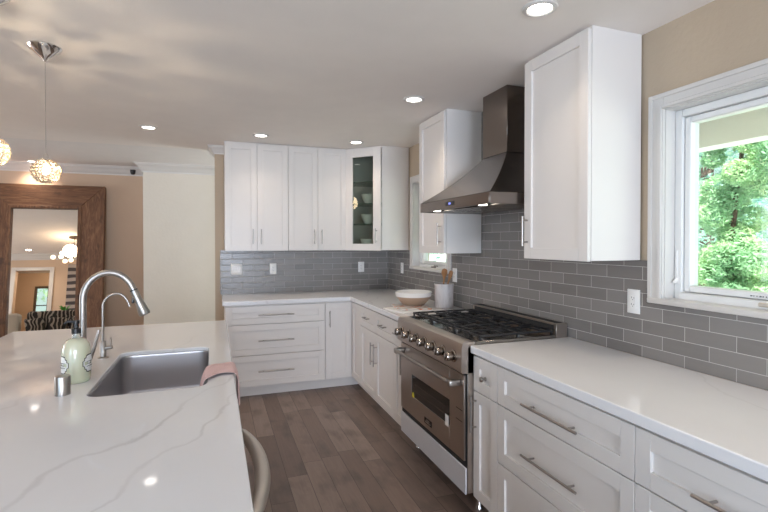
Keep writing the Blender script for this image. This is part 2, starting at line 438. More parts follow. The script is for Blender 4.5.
struct(b.build('wall_rear', 'wall'))

def crown(pts, zc, size, name='trim_1', sign=1):
    """crown moulding: pts polyline of wall faces (inside corner order), profile mitred along the corners"""
    prof = [(0, -1.0), (.12, -1.0), (.14, -.86), (.26, -.80), (.42, -.52), (.68, -.28), (.80, -.22), (.84, -.10), (1.0, -.08), (1.0, 0), (0, 0)]
    n = len(pts); rings = []
    for i in range(n):
        P = Vector(pts[i]); d1 = (Vector(pts[i]) - Vector(pts[i - 1])).normalized() if i > 0 else None
        d2 = (Vector(pts[i + 1]) - Vector(pts[i])).normalized() if i < n - 1 else None
        d1 = d1 or d2; d2 = d2 or d1
        n1 = Vector((d1.y, -d1.x)) * sign; n2 = Vector((d2.y, -d2.x)) * sign
        m = (n1 + n2); m = m / max(.2, m.dot(n1))
        rings.append([(P.x + m.x * a * size * .85, P.y + m.y * a * size * .85, zc + z * size) for a, z in prof])
    b = MB(); b.loft(rings); return struct(b.build(name, 'trim'))
crown([(-6.05, 7.17), (-.87, 7.17), (-.87, 6.73), (1.94, 6.73)], CF, .115, 'trim_1')
crown([(0, YB + .245), (0, YB), (.09, YB)], CH, .08, 'trim_2', sign=1)
crown([(-2.3, 2.45), (-6.05, 2.45)], CF, .115, 'trim_3')

# ------------------------------------------------------------------ windows
def casement(name, Y0, Y1, Z0, Z1, cw, lab):
    """window in the right wall: opening Y0..Y1, Z0..Z1; casing width cw"""
    r = bpy.data.objects.new(name, None); COL.objects.link(r); r.location = (XW, (Y0 + Y1) / 2, Z0); OFF[r.name] = Vector(r.location); struct(r)
    b = MB()  # stepped casing, sides and head
    for a0, a1, x in ((0, cw, .016), (.004, .020, .024), (cw - .014, cw + .006, .021)):
        b.box(XW - x, XW, Y1 + a0 * 1.0, Y1 + a1, Z0, Z1 + a1, .002)
        b.box(XW - x, XW, Y0 - a1, Y0 - a0, Z0, Z1 + a1, .002)
        b.box(XW - x, XW, Y0 - a0, Y1 + a0, Z1 + a0, Z1 + a1, .002)
    b.build('window_casing', 'trim', r)
    b = MB(); b.box(XW - .030, XW + .10, Y0 - cw, Y1 + cw, Z0 - .022, Z0 + .003, .004, 2); b.build('window_sill', 'trim', r)
    b = MB(); j = .004   # jamb liners
    b.box(XW - .002, XW + .14, Y1 - j, Y1 + .002, Z0, Z1); b.box(XW - .002, XW + .14, Y0 - .002, Y0 + j, Z0, Z1); b.box(XW - .002, XW + .14, Y0, Y1, Z1 - j, Z1 + .002)
    b.build('window_jamb', 'trim', r)
    fx0, fx1 = XW + .055, XW + .14; f = .038
    b = MB()
    b.box(fx0, fx1, Y1 - f, Y1 - j, Z0, Z1 - j, .003); b.box(fx0, fx1, Y0 + j, Y0 + f, Z0, Z1 - j, .003)
    b.box(fx0, fx1, Y0 + f, Y1 - f, Z1 - f, Z1 - j, .003); b.box(fx0 - .012, fx1, Y0 + f, Y1 - f, Z0, Z0 + .034, .004)
    b.build('window_frame', 'vinyl', r)
    s0, s1 = XW + .068, XW + .125; q = .028
    y0, y1, z0, z1 = Y0 + f + .002, Y1 - f - .002, Z0 + .036, Z1 - f - .002
    b = MB()
    b.box(s0, s1, y1 - q, y1, z0, z1, .004); b.box(s0, s1, y0, y0 + q, z0, z1, .004)
    b.box(s0, s1, y0 + q, y1 - q, z1 - q, z1, .004); b.box(s0, s1, y0 + q, y1 - q, z0, z0 + q, .004)
    sash = b.build('window_sash', 'vinyl', r)
    b = MB(); b.box(s0 + .025, s0 + .031, y0 + q - .004, y1 - q + .004, z0 + q - .004, z1 - q + .004); b.build('window_pane', 'pane', r)
    return r, (s0, y0 + q, y1 - q, z0 + q, z1 - q)
r1, g1 = casement('window_1', *w1, .067, '')
b = MB(); b.box(XW + .052, XW + .058, 1.53, 1.545, 1.27, 1.31, .002); b.tube([(XW + .056, 1.537, 1.292), (XW + .035, 1.537, 1.275)], .007); b.box(XW + .05, XW + .056, 1.534, 1.541, 1.31, 1.42, .001)
b.build('window_lock', 'white_plastic', r1)
b = MB(); b.box(XW + .035, XW + .06, 1.10, 1.19, 1.212, 1.228, .004); b.tube([(XW + .04, 1.15, 1.23), (XW + .03, 1.08, 1.238), (XW + .03, 1.0, 1.235)], .006); b.ico((XW + .03, 1.0, 1.24), .012)
b.build('crank_handle', 'linen', r1)
b = MB(); x = g1[0] - .0005
for k in range(14):
    y = 1.235 - k * .011; b.box(x - .0012, x, y - .003 - .003 * (k % 3 == 0), y, g1[3] - .018, g1[3] - .014)
b.build('glazing_label', 'black', r1)
r2, g2 = casement('window_2', *w2, .067, '')
b = MB(); b.box(XW + .03, XW + .055, 3.96, 4.05, 1.212, 1.226, .004); b.tube([(XW + .04, 4.0, 1.228), (XW + .02, 3.95, 1.236), (XW + .02, 3.89, 1.232)], .006)
b.build('crank_handle', 'nickel', r2)
b = MB(); b.box(XW + .04, XW + .055, 4.26, 4.34, 1.24, 1.256, .004); b.tube([(XW + .045, 4.30, 1.25), (XW + .02, 4.25, 1.262)], .006); b.build('window_lock', 'white_plastic', r2)

# door casing of the mirrored doorway, hallway window
b = MB(); b.box(dx0 - .075, dx0, 2.45, 2.47, 0, 2.20, .004); b.box(dx1, dx1 + .075, 2.45, 2.47, 0, 2.20, .004); b.box(dx0, dx1, 2.45, 2.47, 2.13, 2.20, .004)
struct(b.build('door_1', 'trim'))
r3 = bpy.data.objects.new('window_3', None); COL.objects.link(r3); r3.location = (-3.72, .66, .45); OFF[r3.name] = Vector(r3.location); struct(r3)
b = MB(); b.box(-4.0, -3.96, .64, .70, .45, 2.15); b.box(-3.49, -3.45, .64, .70, .45, 2.15); b.box(-3.96, -3.49, .64, .70, 2.11, 2.15); b.box(-3.96, -3.49, .64, .70, .45, .5)
b.box(-3.74, -3.71, .65, .69, .5, 2.11)
for z in (.9, 1.3, 1.7): b.box(-3.96, -3.49, .66, .68, z - .01, z + .01)
b.build('window_frame', 'curtain', r3)
b = MB(); b.box(-3.96, -3.49, .668, .672, .5, 2.11); b.build('window_pane', 'pane', r3)

# ------------------------------------------------------------------ backsplash
b = MB(); x0, x1 = XW - .008, XW - .0004
for y0, y1, z0, z1 in ((-1.0, 1.622, CT, 1.177), (1.622, 2.14, CT, 1.372), (2.14, 3.087, CT, CH), (3.087, 3.572, CT, 1.372), (3.572, 4.442, CT, 1.182), (4.442, YB - .008, CT, 1.372)):
    b.box(x0, x1, y0, y1, z0, z1)
tag(b.build('tile_backsplash', 'tile_right'), 'grey glazed brick tile on the window wall, behind the range and counter', 'backsplash')
b = MB(); b.box(.05, XW - .0085, YB - .008, YB - .0005, CT, 1.372)
tag(b.build('tile_backsplash', 'tile_back'), 'grey glazed brick tile on the back wall, under the row of upper cabinets', 'backsplash')

# ------------------------------------------------------------------ base cabinets
XB = 1.302     # carcass front, side run
def base_side(name, Y1, Y0, label, fronts, group=None):
    """unit on the right run from far Y1 to near Y0; fronts: list of (kind, u0, u1, z0, z1, pull spec) in local u measured from Y1"""
    r = thing(name, (1.6, (Y1 + Y0) / 2, 0), label, 'cabinet', group)
    b = MB(); b.box(XB, XW - .01, Y0 + .0005, Y1 - .0005, .10, CT - .042); b.build('body', 'cabinet', r)
    b = MB(); b.box(XB + .075, XB + .09, Y0, Y1, 0, .10); b.box(XB + .09, XW - .02, Y0 + .01, Y1 - .01, 0, .10); b.build('toe_kick', 'cabinet', r)
    for kind, u0, u1, z0, z1, p in fronts:
        Mx = faceX(XB - .001, Y1)
        b = MB(Mx); b.shaker(u0, u1, z0, z1); f = b.build(kind, 'cabinet', r)
        if p:
            b = MB(Mx)
            if p[0] == 'k':
                b.lathe([(.0, -.0), (.006, 0), (.006, .014), (.013, .020), (.014, .026), (.010, .031), (0, .032)], (p[1], -.013, p[2]), 16, axis='-Y')
                b.lathe([(0, 0), (.011, 0), (.011, .002), (0, .002)], (p[1], -.0125, p[2]), 16, axis='-Y')
                b.build('knob', 'nickel', f)
            else:
                b.pull(p[1], p[2], p[3], p[0] == 'v'); b.build('handle', 'nickel', f)
    return r
ZT = .861
# near side of the range
base_side('narrow_cabinet', 2.152, 1.930, 'narrow white base cabinet with a single knobbed drawer, just right of the range',
          [('drawer', 0, .222, .678, ZT, ('k', .104, .762)), ('door', 0, .222, .112, .676, ('v', .028, .56, .19))])
def drawers3(name, Y1, Y0, label):
    W = Y1 - Y0
    return base_side(name, Y1, Y0, label, [('drawer', 0, W, .678, ZT, ('h', W / 2, .752, .33)), ('drawer', 0, W, .396, .676, ('h', W / 2, .53, .33)), ('drawer', 0, W, .112, .394, ('h', W / 2, .25, .33))])
drawers3('drawer_cabinet', 1.930, 1.144, 'wide white three-drawer base cabinet right beside the narrow knobbed cabinet by the range')
drawers3('drawer_cabinet', 1.144, .38, 'white drawer base cabinet under the near window, cut by the bottom right corner')
# far side of the range
base_side('narrow_cabinet', 3.325, 3.075, 'narrow white base cabinet squeezed against the far side of the range',
          [('drawer', 0, .25, .678, ZT, ('h', .125, .775, .13)), ('door', 0, .25, .112, .676, ('v', .215, .58, .16))])
W = 4.19 - 3.325
base_side('base_cabinet', 4.19, 3.325, 'white base cabinet with two short drawers over two doors, left of the range',
          [('drawer', 0, W / 2, .678, ZT, ('h', W / 4, .775, .13)), ('drawer', W / 2, W, .678, ZT, ('h', W * .75, .775, .13)),
           ('door', 0, W / 2, .112, .676, ('v', W / 2 - .04, .50, .19)), ('door', W / 2, W, .112, .676, ('v', W / 2 + .04, .50, .19))])
# corner unit (both faces)
r = thing('corner_base_cabinet', (1.6, 4.7, 0), 'white corner base cabinet in the inner corner, one door with a vertical pull', 'cabinet')
b = MB(); b.box(XB, XW - .01, 4.19, YB - .61, .10, CT - .042); b.box(1.014, XW - .01, YB - .61, YB - .01, .10, CT - .042); b.build('body', 'cabinet', r)
b = MB(); b.box(XB + .075, XB + .09, 4.19, YB - .52, 0, .10); b.box(1.014, XB + .09, YB - .535, YB - .52, 0, .10); b.build('toe_kick', 'cabinet', r)
b = MB(faceX(XB - .001, YB - .63)); b.shaker(0, .294, .112, ZT); b.build('filler_panel', 'cabinet', r)
b = MB(faceY(1.014, YB - .611)); b.shaker(0, .266, .112, ZT); f = b.build('door', 'cabinet', r)
b = MB(faceY(1.014, YB - .611)); b.pull(.040, .705, .16, True); b.build('handle', 'nickel', f)
# back run drawers
r = thing('drawer_cabinet', (.55, 4.8, 0), 'wide white three-drawer base cabinet on the back wall, left of the corner door', 'cabinet')
b = MB(); b.box(.085, 1.0135, YB - .61, YB - .01, .10, CT - .042); b.build('body', 'cabinet', r)
b = MB(); b.box(.085, 1.0135, YB - .535, YB - .52, 0, .10); b.box(.085, .10, YB - .52, YB - .02, 0, .10); b.build('toe_kick', 'cabinet', r)
Mx = faceY(.085, YB - .611)
for z0, z1, pz in ((.690, ZT, .775), (.402, .688, .535), (.112, .400, .248)):
    b = MB(Mx); b.shaker(.002, .920, z0, z1); f = b.build('drawer', 'cabinet', r)
    b = MB(Mx); b.pull(.455, pz, .33); b.build('handle', 'nickel', f)

# ------------------------------------------------------------------ countertops
CB = [('BEVEL', dict(width=.004, segments=2, limit_method='ANGLE', angle_limit=radians(50)))]
b = MB(); b.box(1.262, XW - .009, .2, 2.152, CT - .040, CT)
tag(b.build('countertop', 'quartz', mods=CB), 'white quartz worktop under the near window, right of the range', 'countertop')
b = MB(); L = [(.06, YB - .65), (1.262, YB - .65), (1.262, 3.073), (XW - .009, 3.073), (XW - .009, YB - .009), (.06, YB - .009)]
b.loft([[(x, y, CT - .040) for x, y in L], [(x, y, CT) for x, y in L]])
tag(b.build('countertop', 'quartz', mods=CB), 'L-shaped white quartz worktop running from the back wall to the range', 'countertop')

# ------------------------------------------------------------------ island
IX0, IX1, IY0, IY1 = -1.155, .072, .40, 3.425
SX0, SX1, SY0, SY1, SR = -.434, -.030, 1.885, 2.60, .055
def rrect(x0, x1, y0, y1, r, n=6):
    o = []
    for cx, cy, a in ((x1 - r, y1 - r, 0), (x0 + r, y1 - r, 90), (x0 + r, y0 + r, 180), (x1 - r, y0 + r, 270)):
        for k in range(n + 1): t = radians(a + 90 * k / n); o.append((cx + r * cos(t), cy + r * sin(t)))
    return o
def holed_slab(outer, inner, z0, z1):
    bm = bmesh.new()
    def lp(pts, z): vs = [bm.verts.new((x, y, z)) for x, y in pts]; return vs, [bm.edges.new((vs[i], vs[(i + 1) % len(vs)])) for i in range(len(vs))]
    Ls = {}
    for z in (z0, z1):
        ov, oe = lp(outer, z); iv, ie = lp(inner, z); Ls[z] = (ov, iv)
        bmesh.ops.triangle_fill(bm, edges=oe + ie, use_beauty=True)
    for q in (0, 1):
        A, B = Ls[z0][q], Ls[z1][q]; n = len(A)
        for i in range(n): bm.faces.new([A[i], A[(i + 1) % n], B[(i + 1) % n], B[i]])
    m = MB(); m.bm.free(); m.bm = bm; return m
inner = rrect(SX0, SX1, SY0, SY1, SR)
b = holed_slab([(IX0, IY0), (IX1, IY0), (IX1, IY1), (IX0 + .0, IY1), (IX0, IY1 - .06)], inner, CT - .020, CT)
ou = [(IX0, IY0), (IX1, IY0), (IX1, IY1), (IX0, IY1), (IX0, IY1 - .06)]
b.box(IX1 - .02, IX1, IY0, IY1, CT - .040, CT - .0195); b.box(IX0, IX0 + .02, IY0, IY1 - .06, CT - .040, CT - .0195); b.box(IX0 + .02, IX1 - .02, IY1 - .02, IY1, CT - .040, CT - .0195); b.box(IX0 + .02, IX1 - .02, IY0, IY0 + .02, CT - .040, CT - .0195)
tag(b.build('island_countertop', 'quartz', mods=CB), 'large white quartz island worktop with the sink cut into it', 'countertop')
r = thing('kitchen_island', (-.45, 1.9, 0), 'white kitchen island cabinet under the worktop with the sink', 'island')
b = MB()
b.box(-.80, .045, IY0 + .03, 1.13, .10, CT - .041); b.box(-.80, .045, 1.735, 1.82, .10, CT - .041); b.box(-.80, -.56, 1.13, IY1 - .04, .10, CT - .041)
b.box(-.56, .045, 2.66, IY1 - .04, .10, CT - .041); b.box(.0, .045, 1.82, 2.66, .10, CT - .041); b.box(-.56, 0, 1.82, 2.66, .10, .12)
b.build('body', 'cabinet', r)
b = MB(); b.box(-.74, -.03, IY0 + .08, IY1 - .1, 0, .10); b.build('toe_kick', 'cabinet', r)
Mi = Matrix.Translation((.046, 1.82, 0)) @ Matrix.Rotation(pi / 2, 4, 'Z')
for u0, u1, hx in ((0, .42, .38), (.42, .84, .46), (.84, 1.2, .88), (1.2, 1.56, 1.52)):
    b = MB(Mi); b.shaker(u0, u1, .112, ZT, d=.018); f = b.build('door', 'cabinet', r)
    b = MB(Mi); b.pull(hx, .70, .16, True, d=.018, so=.02); b.build('handle', 'nickel', f)

# sink
r = thing('kitchen_sink', (-.23, 2.24, .68), 'stainless undermount sink basin set in the island worktop', 'sink')
def rr(z, g, rad): return [(x, y, z) for x, y in rrect(SX0 - g, SX1 + g, SY0 - g, SY1 + g, rad)]
b = MB(); b.loft([rr(CT - .0205, .012, .067), rr(CT - .0205, .003, SR), rr(CT - .023, .002, SR), rr(CT - .03, .002, SR), rr(.745, -.001, SR), rr(.722, -.002, SR), rr(.712, -.004, SR), rr(.702, -.010, .05), rr(.696, -.018, .045), rr(.693, -.028, .04), rr(.692, -.04, .035)], cap0=False, cap1=True, smooth=True)
b.build('basin', 'sinksteel', r)
b = MB(); b.lathe([(0, .0045), (.03, .0045), (.034, .007), (.048, .006), (.052, .0005), (0, .0005)], (-.23, 2.3, .690)); b.build('drain', 'chrome', r)

# dishwasher
r = thing('dishwasher', (-.2, 1.43, 0), 'stainless dishwasher under the island edge with a bowed bar handle', 'dishwasher')
b = MB(); b.box(-.55, .030, 1.135, 1.732, .10, CT - .045); b.build('body', 'dark', r)
b = MB(); b.box(.030, .062, 1.137, 1.730, .12, CT - .048, .004, 2); d = b.build('door', 'steel', r)
b = MB(); pts = []; rad = []
for k in range(17):
    t = k / 16; s_ = sin(pi * t) ** .62; pts.append((  .066 + .060 * s_, 1.130 + .565 * t, .80)); rad.append(.015 + .007 * s_)
b.tube(pts, rad, 14); b.build('handle', 'satin', d)
b = MB(); b.box(-.50, .0, 1.15, 1.72, 0, .10); b.build('toe_kick', 'dark', r)

# ------------------------------------------------------------------ upper cabinets
ZU0, ZU1 = 1.372, 2.425
def upper_body(r, b, mat='cabinet'): b.build('body', mat, r)
def upper_side(name, Y1, Y0, label, hx):
    r = thing(name, (XW - .15, (Y0 + Y1) / 2, ZU0), label, 'cabinet')
    b = MB(); b.box(XW - .305, XW - .009, Y0, Y1, ZU0, CH - .0005, .001); b.build('body', 'cabinet', r)
    Mx = faceX(XW - .3065, Y1 + .0)
    b = MB(Mx); b.shaker(0, Y1 - Y0, ZU0 - .004, ZU1); f = b.build('door', 'cabinet', r)
    b = MB(Mx); b.pull(hx, 1.517, .16, True); b.build('handle', 'nickel', f)
    return r
upper_side('wall_cabinet', 2.139, 1.675, 'tall white upper cabinet right of the range hood, beside the near window', .030)
upper_side('wall_cabinet', 3.531, 3.087, 'tall white upper cabinet left of the range hood, half covering the small window', .444 - .045)
for i, (x0, lab) in enumerate(((.09, 'white two-door upper cabinet at the left end of the back wall'), (.7005, 'white two-door upper cabinet on the back wall, next to the glass-door corner cabinet'))):
    x1 = x0 + .609
    r = thing('wall_cabinet', ((x0 + x1) / 2, YB - .15, ZU0), lab, 'cabinet')
    b = MB(); b.box(x0, x1, YB - .305, YB - .009, ZU0, CH - .0005, .001); b.build('body', 'cabinet', r)
    Mx = faceY(x0, YB - .3065)
    for u0, u1, h in ((0, .3045, .265), (.3045, .609, .343)):
        b = MB(Mx); b.shaker(u0, u1, ZU0 - .004, ZU1); f = b.build('door', 'cabinet', r)
        b = MB(Mx); b.pull(h, 1.51, .15, True); b.build('handle', 'nickel', f)
# diagonal corner cabinet with glass door
r = thing('corner_wall_cabinet', (1.62, 4.82, ZU0), 'white diagonal corner upper cabinet with a narrow glass door', 'cabinet')
cx, cy = XW - .009, YB - .009; A = (1.3105, cy); B = (1.3105, YB - .305); C = (XW - .305, YB - .61); D = (cx, YB - .61)
b = MB()
def slab(pts, z0, z1): b.loft([[(x, y, z0) for x, y in pts], [(x, y, z1) for x, y in pts]])
P5 = [A, B, C, D, (cx, cy)]
slab(P5, ZU0, ZU0 + .018); slab(P5, CH - .02, CH - .0005)
slab([A, B, (B[0] + .016, B[1] + .007), (A[0] + .016, A[1])], ZU0 + .018, CH - .02)
slab([C, D, (D[0], D[1] + .016), (C[0] + .007, C[1] + .016)], ZU0 + .018, CH - .02)
slab([(A[0] + .016, cy - .012), (cx - .012, cy - .012), (cx, cy), (A[0] + .016, cy)], ZU0 + .018, CH - .02)
slab([(cx - .012, D[1] + .016), (cx, D[1] + .016), (cx, cy), (cx - .012, cy - .012)], ZU0 + .018, CH - .02)
b.build('body', 'cabinet', r)
ang = math.atan2(C[1] - B[1], C[0] - B[0]); DW = math.hypot(C[0] - B[0], C[1] - B[1])
Md = Matrix.Translation((B[0], B[1], 0)) @ Matrix.Rotation(ang, 4, 'Z') @ Matrix.Translation((0, -.0015, 0))
def md(x, y, z): v = Md @ Vector((x, y, z)); return (v.x, v.y, v.z)
dr0, dr1 = .004, DW - .004
b = MB(Md)
st = .088; b.box(dr0, dr0 + st, -.02, 0, ZU0 - .004, ZU1, .0015); b.box(dr1 - st, dr1, -.02, 0, ZU0 - .004, ZU1, .0015)
b.box(dr0 + st, dr1 - st, -.02, 0, ZU0 - .004, ZU0 + .066, .0015); b.box(dr0 + st, dr1 - st, -.02, 0, ZU1 - .085, ZU1, .0015)
f = b.build('door', 'cabinet', r)
b = MB(Md); b.box(dr0 + st - .005, dr1 - st + .005, -.010, -.006, ZU0 + .060, ZU1 - .080); b.build('glass_pane', 'shelfglass', f)
b = MB(Md); b.pull(dr1 - .045, 1.52, .15, True); b.build('handle', 'nickel', f)
shz = (1.648, 1.863, 2.090)
for z in shz:
    b = MB(); slab([(A[0] + .018, cy - .014), (B[0] + .02, B[1] + .03), (C[0] + .03, C[1] + .035), (cx - .014, D[1] + .02), (cx - .014, cy - .014)], z - .006, z); sf = b.build('glass_shelf', 'shelfglass', r)
    b = MB(); slab([(B[0] + .02, B[1] + .029), (C[0] + .03, C[1] + .034), (C[0] + .03, C[1] + .035), (B[0] + .02, B[1] + .03)], z - .006, z); b.build('shelf_edge', 'shelfedge', sf)
pb = None
for k, (z, lab) in enumerate(((shz[1], 'white ribbed bowl on the middle glass shelf, highest of the three'), (shz[0], 'white ribbed bowl on the lowest glass shelf'), (ZU0 + .018, 'white ribbed bowl on the floor of the glass-door cabinet'))):
    px, py = md(DW / 2 + .002, .11, 0)[:2]
    if pb is None:
        b = MB(); prof = [(0, 0), (.035, 0), (.037, .006), (.055, .030), (.070, .070), (.078, .092), (.078, .098), (.074, .096), (.066, .070), (.050, .034), (.030, .014), (0, .012)]
        b.lathe(prof, (px, py, z), 40)
        pb = tag(b.build('ceramic_bowl', 'ceramic'), lab, 'bowl', 'white bowls in the glass cabinet')
    else:
        o = pb.copy(); COL.objects.link(o); o.location = (px - .006 * k, py, z); tag(o, lab)

# ------------------------------------------------------------------ range hood
r = thing('range_hood', (1.65, 2.62, 1.667), 'stainless chimney range hood above the gas range', 'range hood')
HY0, HY1, HX = 2.170, 3.075, 1.390
cy0, cy1, cxh = 2.487, 2.767, 1.715
XR = XW - .009
b = MB()
b.box(HX, XR, HY0, HY0 + .012, 1.667, 1.732); b.box(HX, XR, HY1 - .012, HY1, 1.667, 1.732); b.box(HX, HX + .012, HY0 + .012, HY1 - .012, 1.667, 1.732)
b.box(HX + .012, XR, HY0 + .012, HY1 - .012, 1.678, 1.684)
rings = []
for k in range(9):
    t = k / 8; z = 1.732 + (2.02 - 1.732) * t; q = t * .72 + .28 * (1 - (1 - t) ** 2.2)
    x = HX + (cxh - HX) * q; a = HY0 + (cy0 - HY0) * q; c = HY1 + (cy1 - HY1) * q
    rings.append([(x, a, z), (x, c, z), (XR, c, z), (XR, a, z)])
b.loft(rings, cap0=False, cap1=True)
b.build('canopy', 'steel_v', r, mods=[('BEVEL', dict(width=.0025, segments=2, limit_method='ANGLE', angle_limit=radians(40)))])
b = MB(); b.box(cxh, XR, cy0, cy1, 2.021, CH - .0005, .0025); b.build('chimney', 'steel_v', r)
for k in range(3):
    b = MB(); y = HY0 + .02 + k * .288
    b.box(HX + .10, XR - .02, y, y + .284, 1.669, 1.677, .002)
    for j in range(8): b.box(HX + .13 + j * .042, HX + .15 + j * .042, y + .02, y + .264, 1.6665, 1.669)
    b.build('baffle_filter', 'range_top', r)
for y in (HY0 + .16, HY1 - .16):
    b = MB(); b.lathe([(0, -.002), (.026, -.002), (.026, .008), (0, .008)], (HX + .055, y, 1.6705), 20); b.build('lamp_lens', 'hoodlamp', r)
    lamp('hood_lamp', 'SPOT', (HX + .055, y, 1.66), (0, 0, 0), 1.3, (1, .9, .75), spot_size=radians(120), spot_blend=.6, shadow_soft_size=.025)
b = MB(); b.box(HX - .002, HX, 2.57, 2.68, 1.688, 1.712); b.build('control_panel', 'black', r)
b = MB(); b.box(HX - .003, HX - .002, 2.612, 2.638, 1.694, 1.706); b.build('display', 'display', r)

# ------------------------------------------------------------------ range
r = thing('gas_range', (1.55, 2.615, 0), 'stainless steel gas range with black grates and a row of chrome knobs', 'range')
RY0, RY1, RX = 2.158, 3.068, 1.250
b = MB(); b.box(RX, XR - .002, RY0, RY1, .125, .905, .002); b.build('body', 'steel', r)
b = MB()   # legs
for x in (RX + .10, XR - .08):
    for y in (RY0 + .05, RY1 - .05):
        b = MB(); b.lathe([(0, 0), (.022, 0), (.022, .01), (.016, .02), (.016, .126), (0, .126)], (x, y, 0), 16); b.build('leg', 'chrome', r)
b = MB(); b.box(RX - .012, RX - .0025, RY0 + .001, RY1 - .001, .122, .262, .002); b.build('kick_panel', 'protect', r)
# control panel / front bullnose
b = MB(); prof = [(RX + .02, .765), (1.222, .765), (1.212, .775), (1.214, .900), (1.219, .922), (1.230, .930), (1.290, .930), (1.290, .765)]
b.loft([[(x, RY0, z) for x, z in prof], [(x, RY1, z) for x, z in prof]]); b.build('control_panel', 'steel', r)
b = MB(); b.box(1.290, 1.82, RY0, RY0 + .022, .905, .930, .002); b.box(1.290, 1.82, RY1 - .022, RY1, .905, .930, .002); b.box(1.29, 1.82, RY0 + .022, RY1 - .022, .905, .914)
b.build('cooktop', 'range_top', r)
b = MB(); b.box(1.822, 1.900, RY0, RY1, .905, .992, .002); bgd = b.build('back_guard', 'steel', r)
b = MB(); b.box(1.838, 1.885, RY0 + .02, RY1 - .02, .9915, .9935); b.box(1.8212, 1.8222, RY0 + .02, RY1 - .02, .955, .982); b.build('vent_slot', 'dark', bgd)
b = MB(); b.box(RX - .002, RX - .0001, RY0 + .0005, RY1 - .0005, .255, .765); b.build('door_gap_shade', 'dark', r)  # black strip standing in for the shaded gap around the oven door
# oven door
DX = 1.236
b = MB(); wy0, wy1, wz0, wz1 = 2.335, 2.880, .425, .572
b.box(DX, RX - .0025, RY0 + .014, wy0, .296, .752, .002); b.box(DX, RX - .0025, wy1, RY1 - .006, .296, .752, .002)
b.box(DX, RX - .0025, wy0, wy1, .296, wz0, .001); b.box(DX, RX - .0025, wy0, wy1, wz1, .752, .001)
door = b.build('oven_door', 'steel', r)
b = MB(); b.box(DX + .005, RX - .003, wy0 - .001, wy1 + .001, wz0 - .001, wz1 + .001); b.build('oven_window', 'oven_glass', door)
b = MB()
for k in range(2): z = wz0 + .045 + k * .045; b.box(DX + .0040, DX + .005, wy0 + .04, wy1 - .04, z, z + .002)
b.build('oven_rack', 'range_top', door)
b = MB(); b.box(DX - .0006, DX + .0004, 2.345, 2.385, wz0 - .012, wz0 + .052); b.build('white_sticker', 'white_plastic', door)
b = MB(); b.loft([[(DX - .0006, 2.868, wz0 - .002), (DX - .0006, 2.838, wz0 - .002), (DX - .0006, 2.853, wz0 + .03)], [(DX + .004, 2.868, wz0 - .002), (DX + .004, 2.838, wz0 - .002), (DX + .004, 2.853, wz0 + .03)]])
b.build('yellow_sticker', plain('yellow_label', (.75, .6, .05), .5), door)
b = MB(); b.box(DX - .003, DX, 2.560, 2.665, .325, .352 + .01, .001); bd = b.build('badge', 'oven_glass', door)
b = MB(); b.box(DX - .0038, DX - .003, 2.575, 2.65, .334, .3415); b.box(DX - .0038, DX - .003, 2.59, 2.635, .347, .353); b.build('badge_lettering', 'nickel', bd)
for z in (.56, .50):
    b = MB(); b.box(DX - .001, DX, RY0 + .03, RY0 + .10, z - .004, z); b.build('handle_reflection', 'dark', door)  # dark bars painted for the drawer handles' reflection in the door
b = MB(); hx, hz = 1.178, .705
b.tube([(hx, RY0 + .045, hz), (hx, RY1 - .045, hz)], .0125, 16)
for y in (RY0 + .062, RY1 - .062):
    b.box(hx - .014, DX + .001, y - .020, y + .020, hz - .018, hz + .018, .008, 3)
b.build('handle', 'nickel', door)
# knobs
for k in range(7):
    y = RY0 + .085 + k * (RY1 - RY0 - .17) / 6; z = .842
    b = MB(); b.lathe([(0, 0), (.034, 0), (.034, .004), (.029, .009), (0, .009)], (1.2132, y, z), 28, axis='-X'); bz = b.build('knob_bezel', 'knobsteel', r)
    b = MB(); b.lathe([(.020, .009), (.024, .014), (.0245, .044), (.022, .050), (0, .051)], (1.2132, y, z), 24, axis='-X')
    b.box(1.2132 - .056, 1.2132 - .048, y - .004, y + .004, z - .020, z + .020, .002); b.build('knob', 'knobsteel', bz)
# burners and grates
gz = .914
for k in range(6):
    x = 1.43 if k % 2 == 0 else 1.69; y = RY0 + .155 + (k // 2) * .30
    b = MB(); b.lathe([(0, 0), (.05, 0), (.05, .006), (.040, .010), (.040, .018), (0, .018)], (x, y, gz), 28); bb = b.build('burner', 'range_top', r)
    b = MB(); b.lathe([(.033, .018), (.036, .020), (.036, .025), (.030, .028), (0, .029)], (x, y, gz), 24); b.build('burner_cap', 'iron', bb)
for k in range(3):
    y0 = RY0 + .010 + k * .2975; y1 = y0 + .292; x0, x1 = 1.325, 1.812; zt = gz + .045; t = .009
    b = MB()
    for y in (y0, y1 - t, (y0 + y1) / 2 - t / 2): b.box(x0, x1, y, y + t, zt - .012, zt, .002)
    for x in (x0, x1 - t, (x0 + x1) / 2 - t / 2): b.box(x, x + t, y0, y1, zt - .012, zt, .002)
    for bx in (1.43, 1.69):
        for dx in (-.055, .055):
            b.box(bx + dx - t / 2, bx + dx + t / 2, y0, y0 + .105, zt - .010, zt + .001, .002); b.box(bx + dx - t / 2, bx + dx + t / 2, y1 - .105, y1, zt - .010, zt + .001, .002)
        for dy in (-.05, .05): b.box(bx - .115, bx - .03, (y0 + y1) / 2 + dy - t / 2, (y0 + y1) / 2 + dy + t / 2, zt - .010, zt + .001, .002); b.box(bx + .03, bx + .115, (y0 + y1) / 2 + dy - t / 2, (y0 + y1) / 2 + dy + t / 2, zt - .010, zt + .001, .002)
    for x in (x0 + .006, x1 - .012, (x0 + x1) / 2):
        for y in (y0 + .001, y1 - .010): b.box(x - .004, x + .006, y, y + .009, gz, zt - .008)
    b.build('grate', 'iron', r)

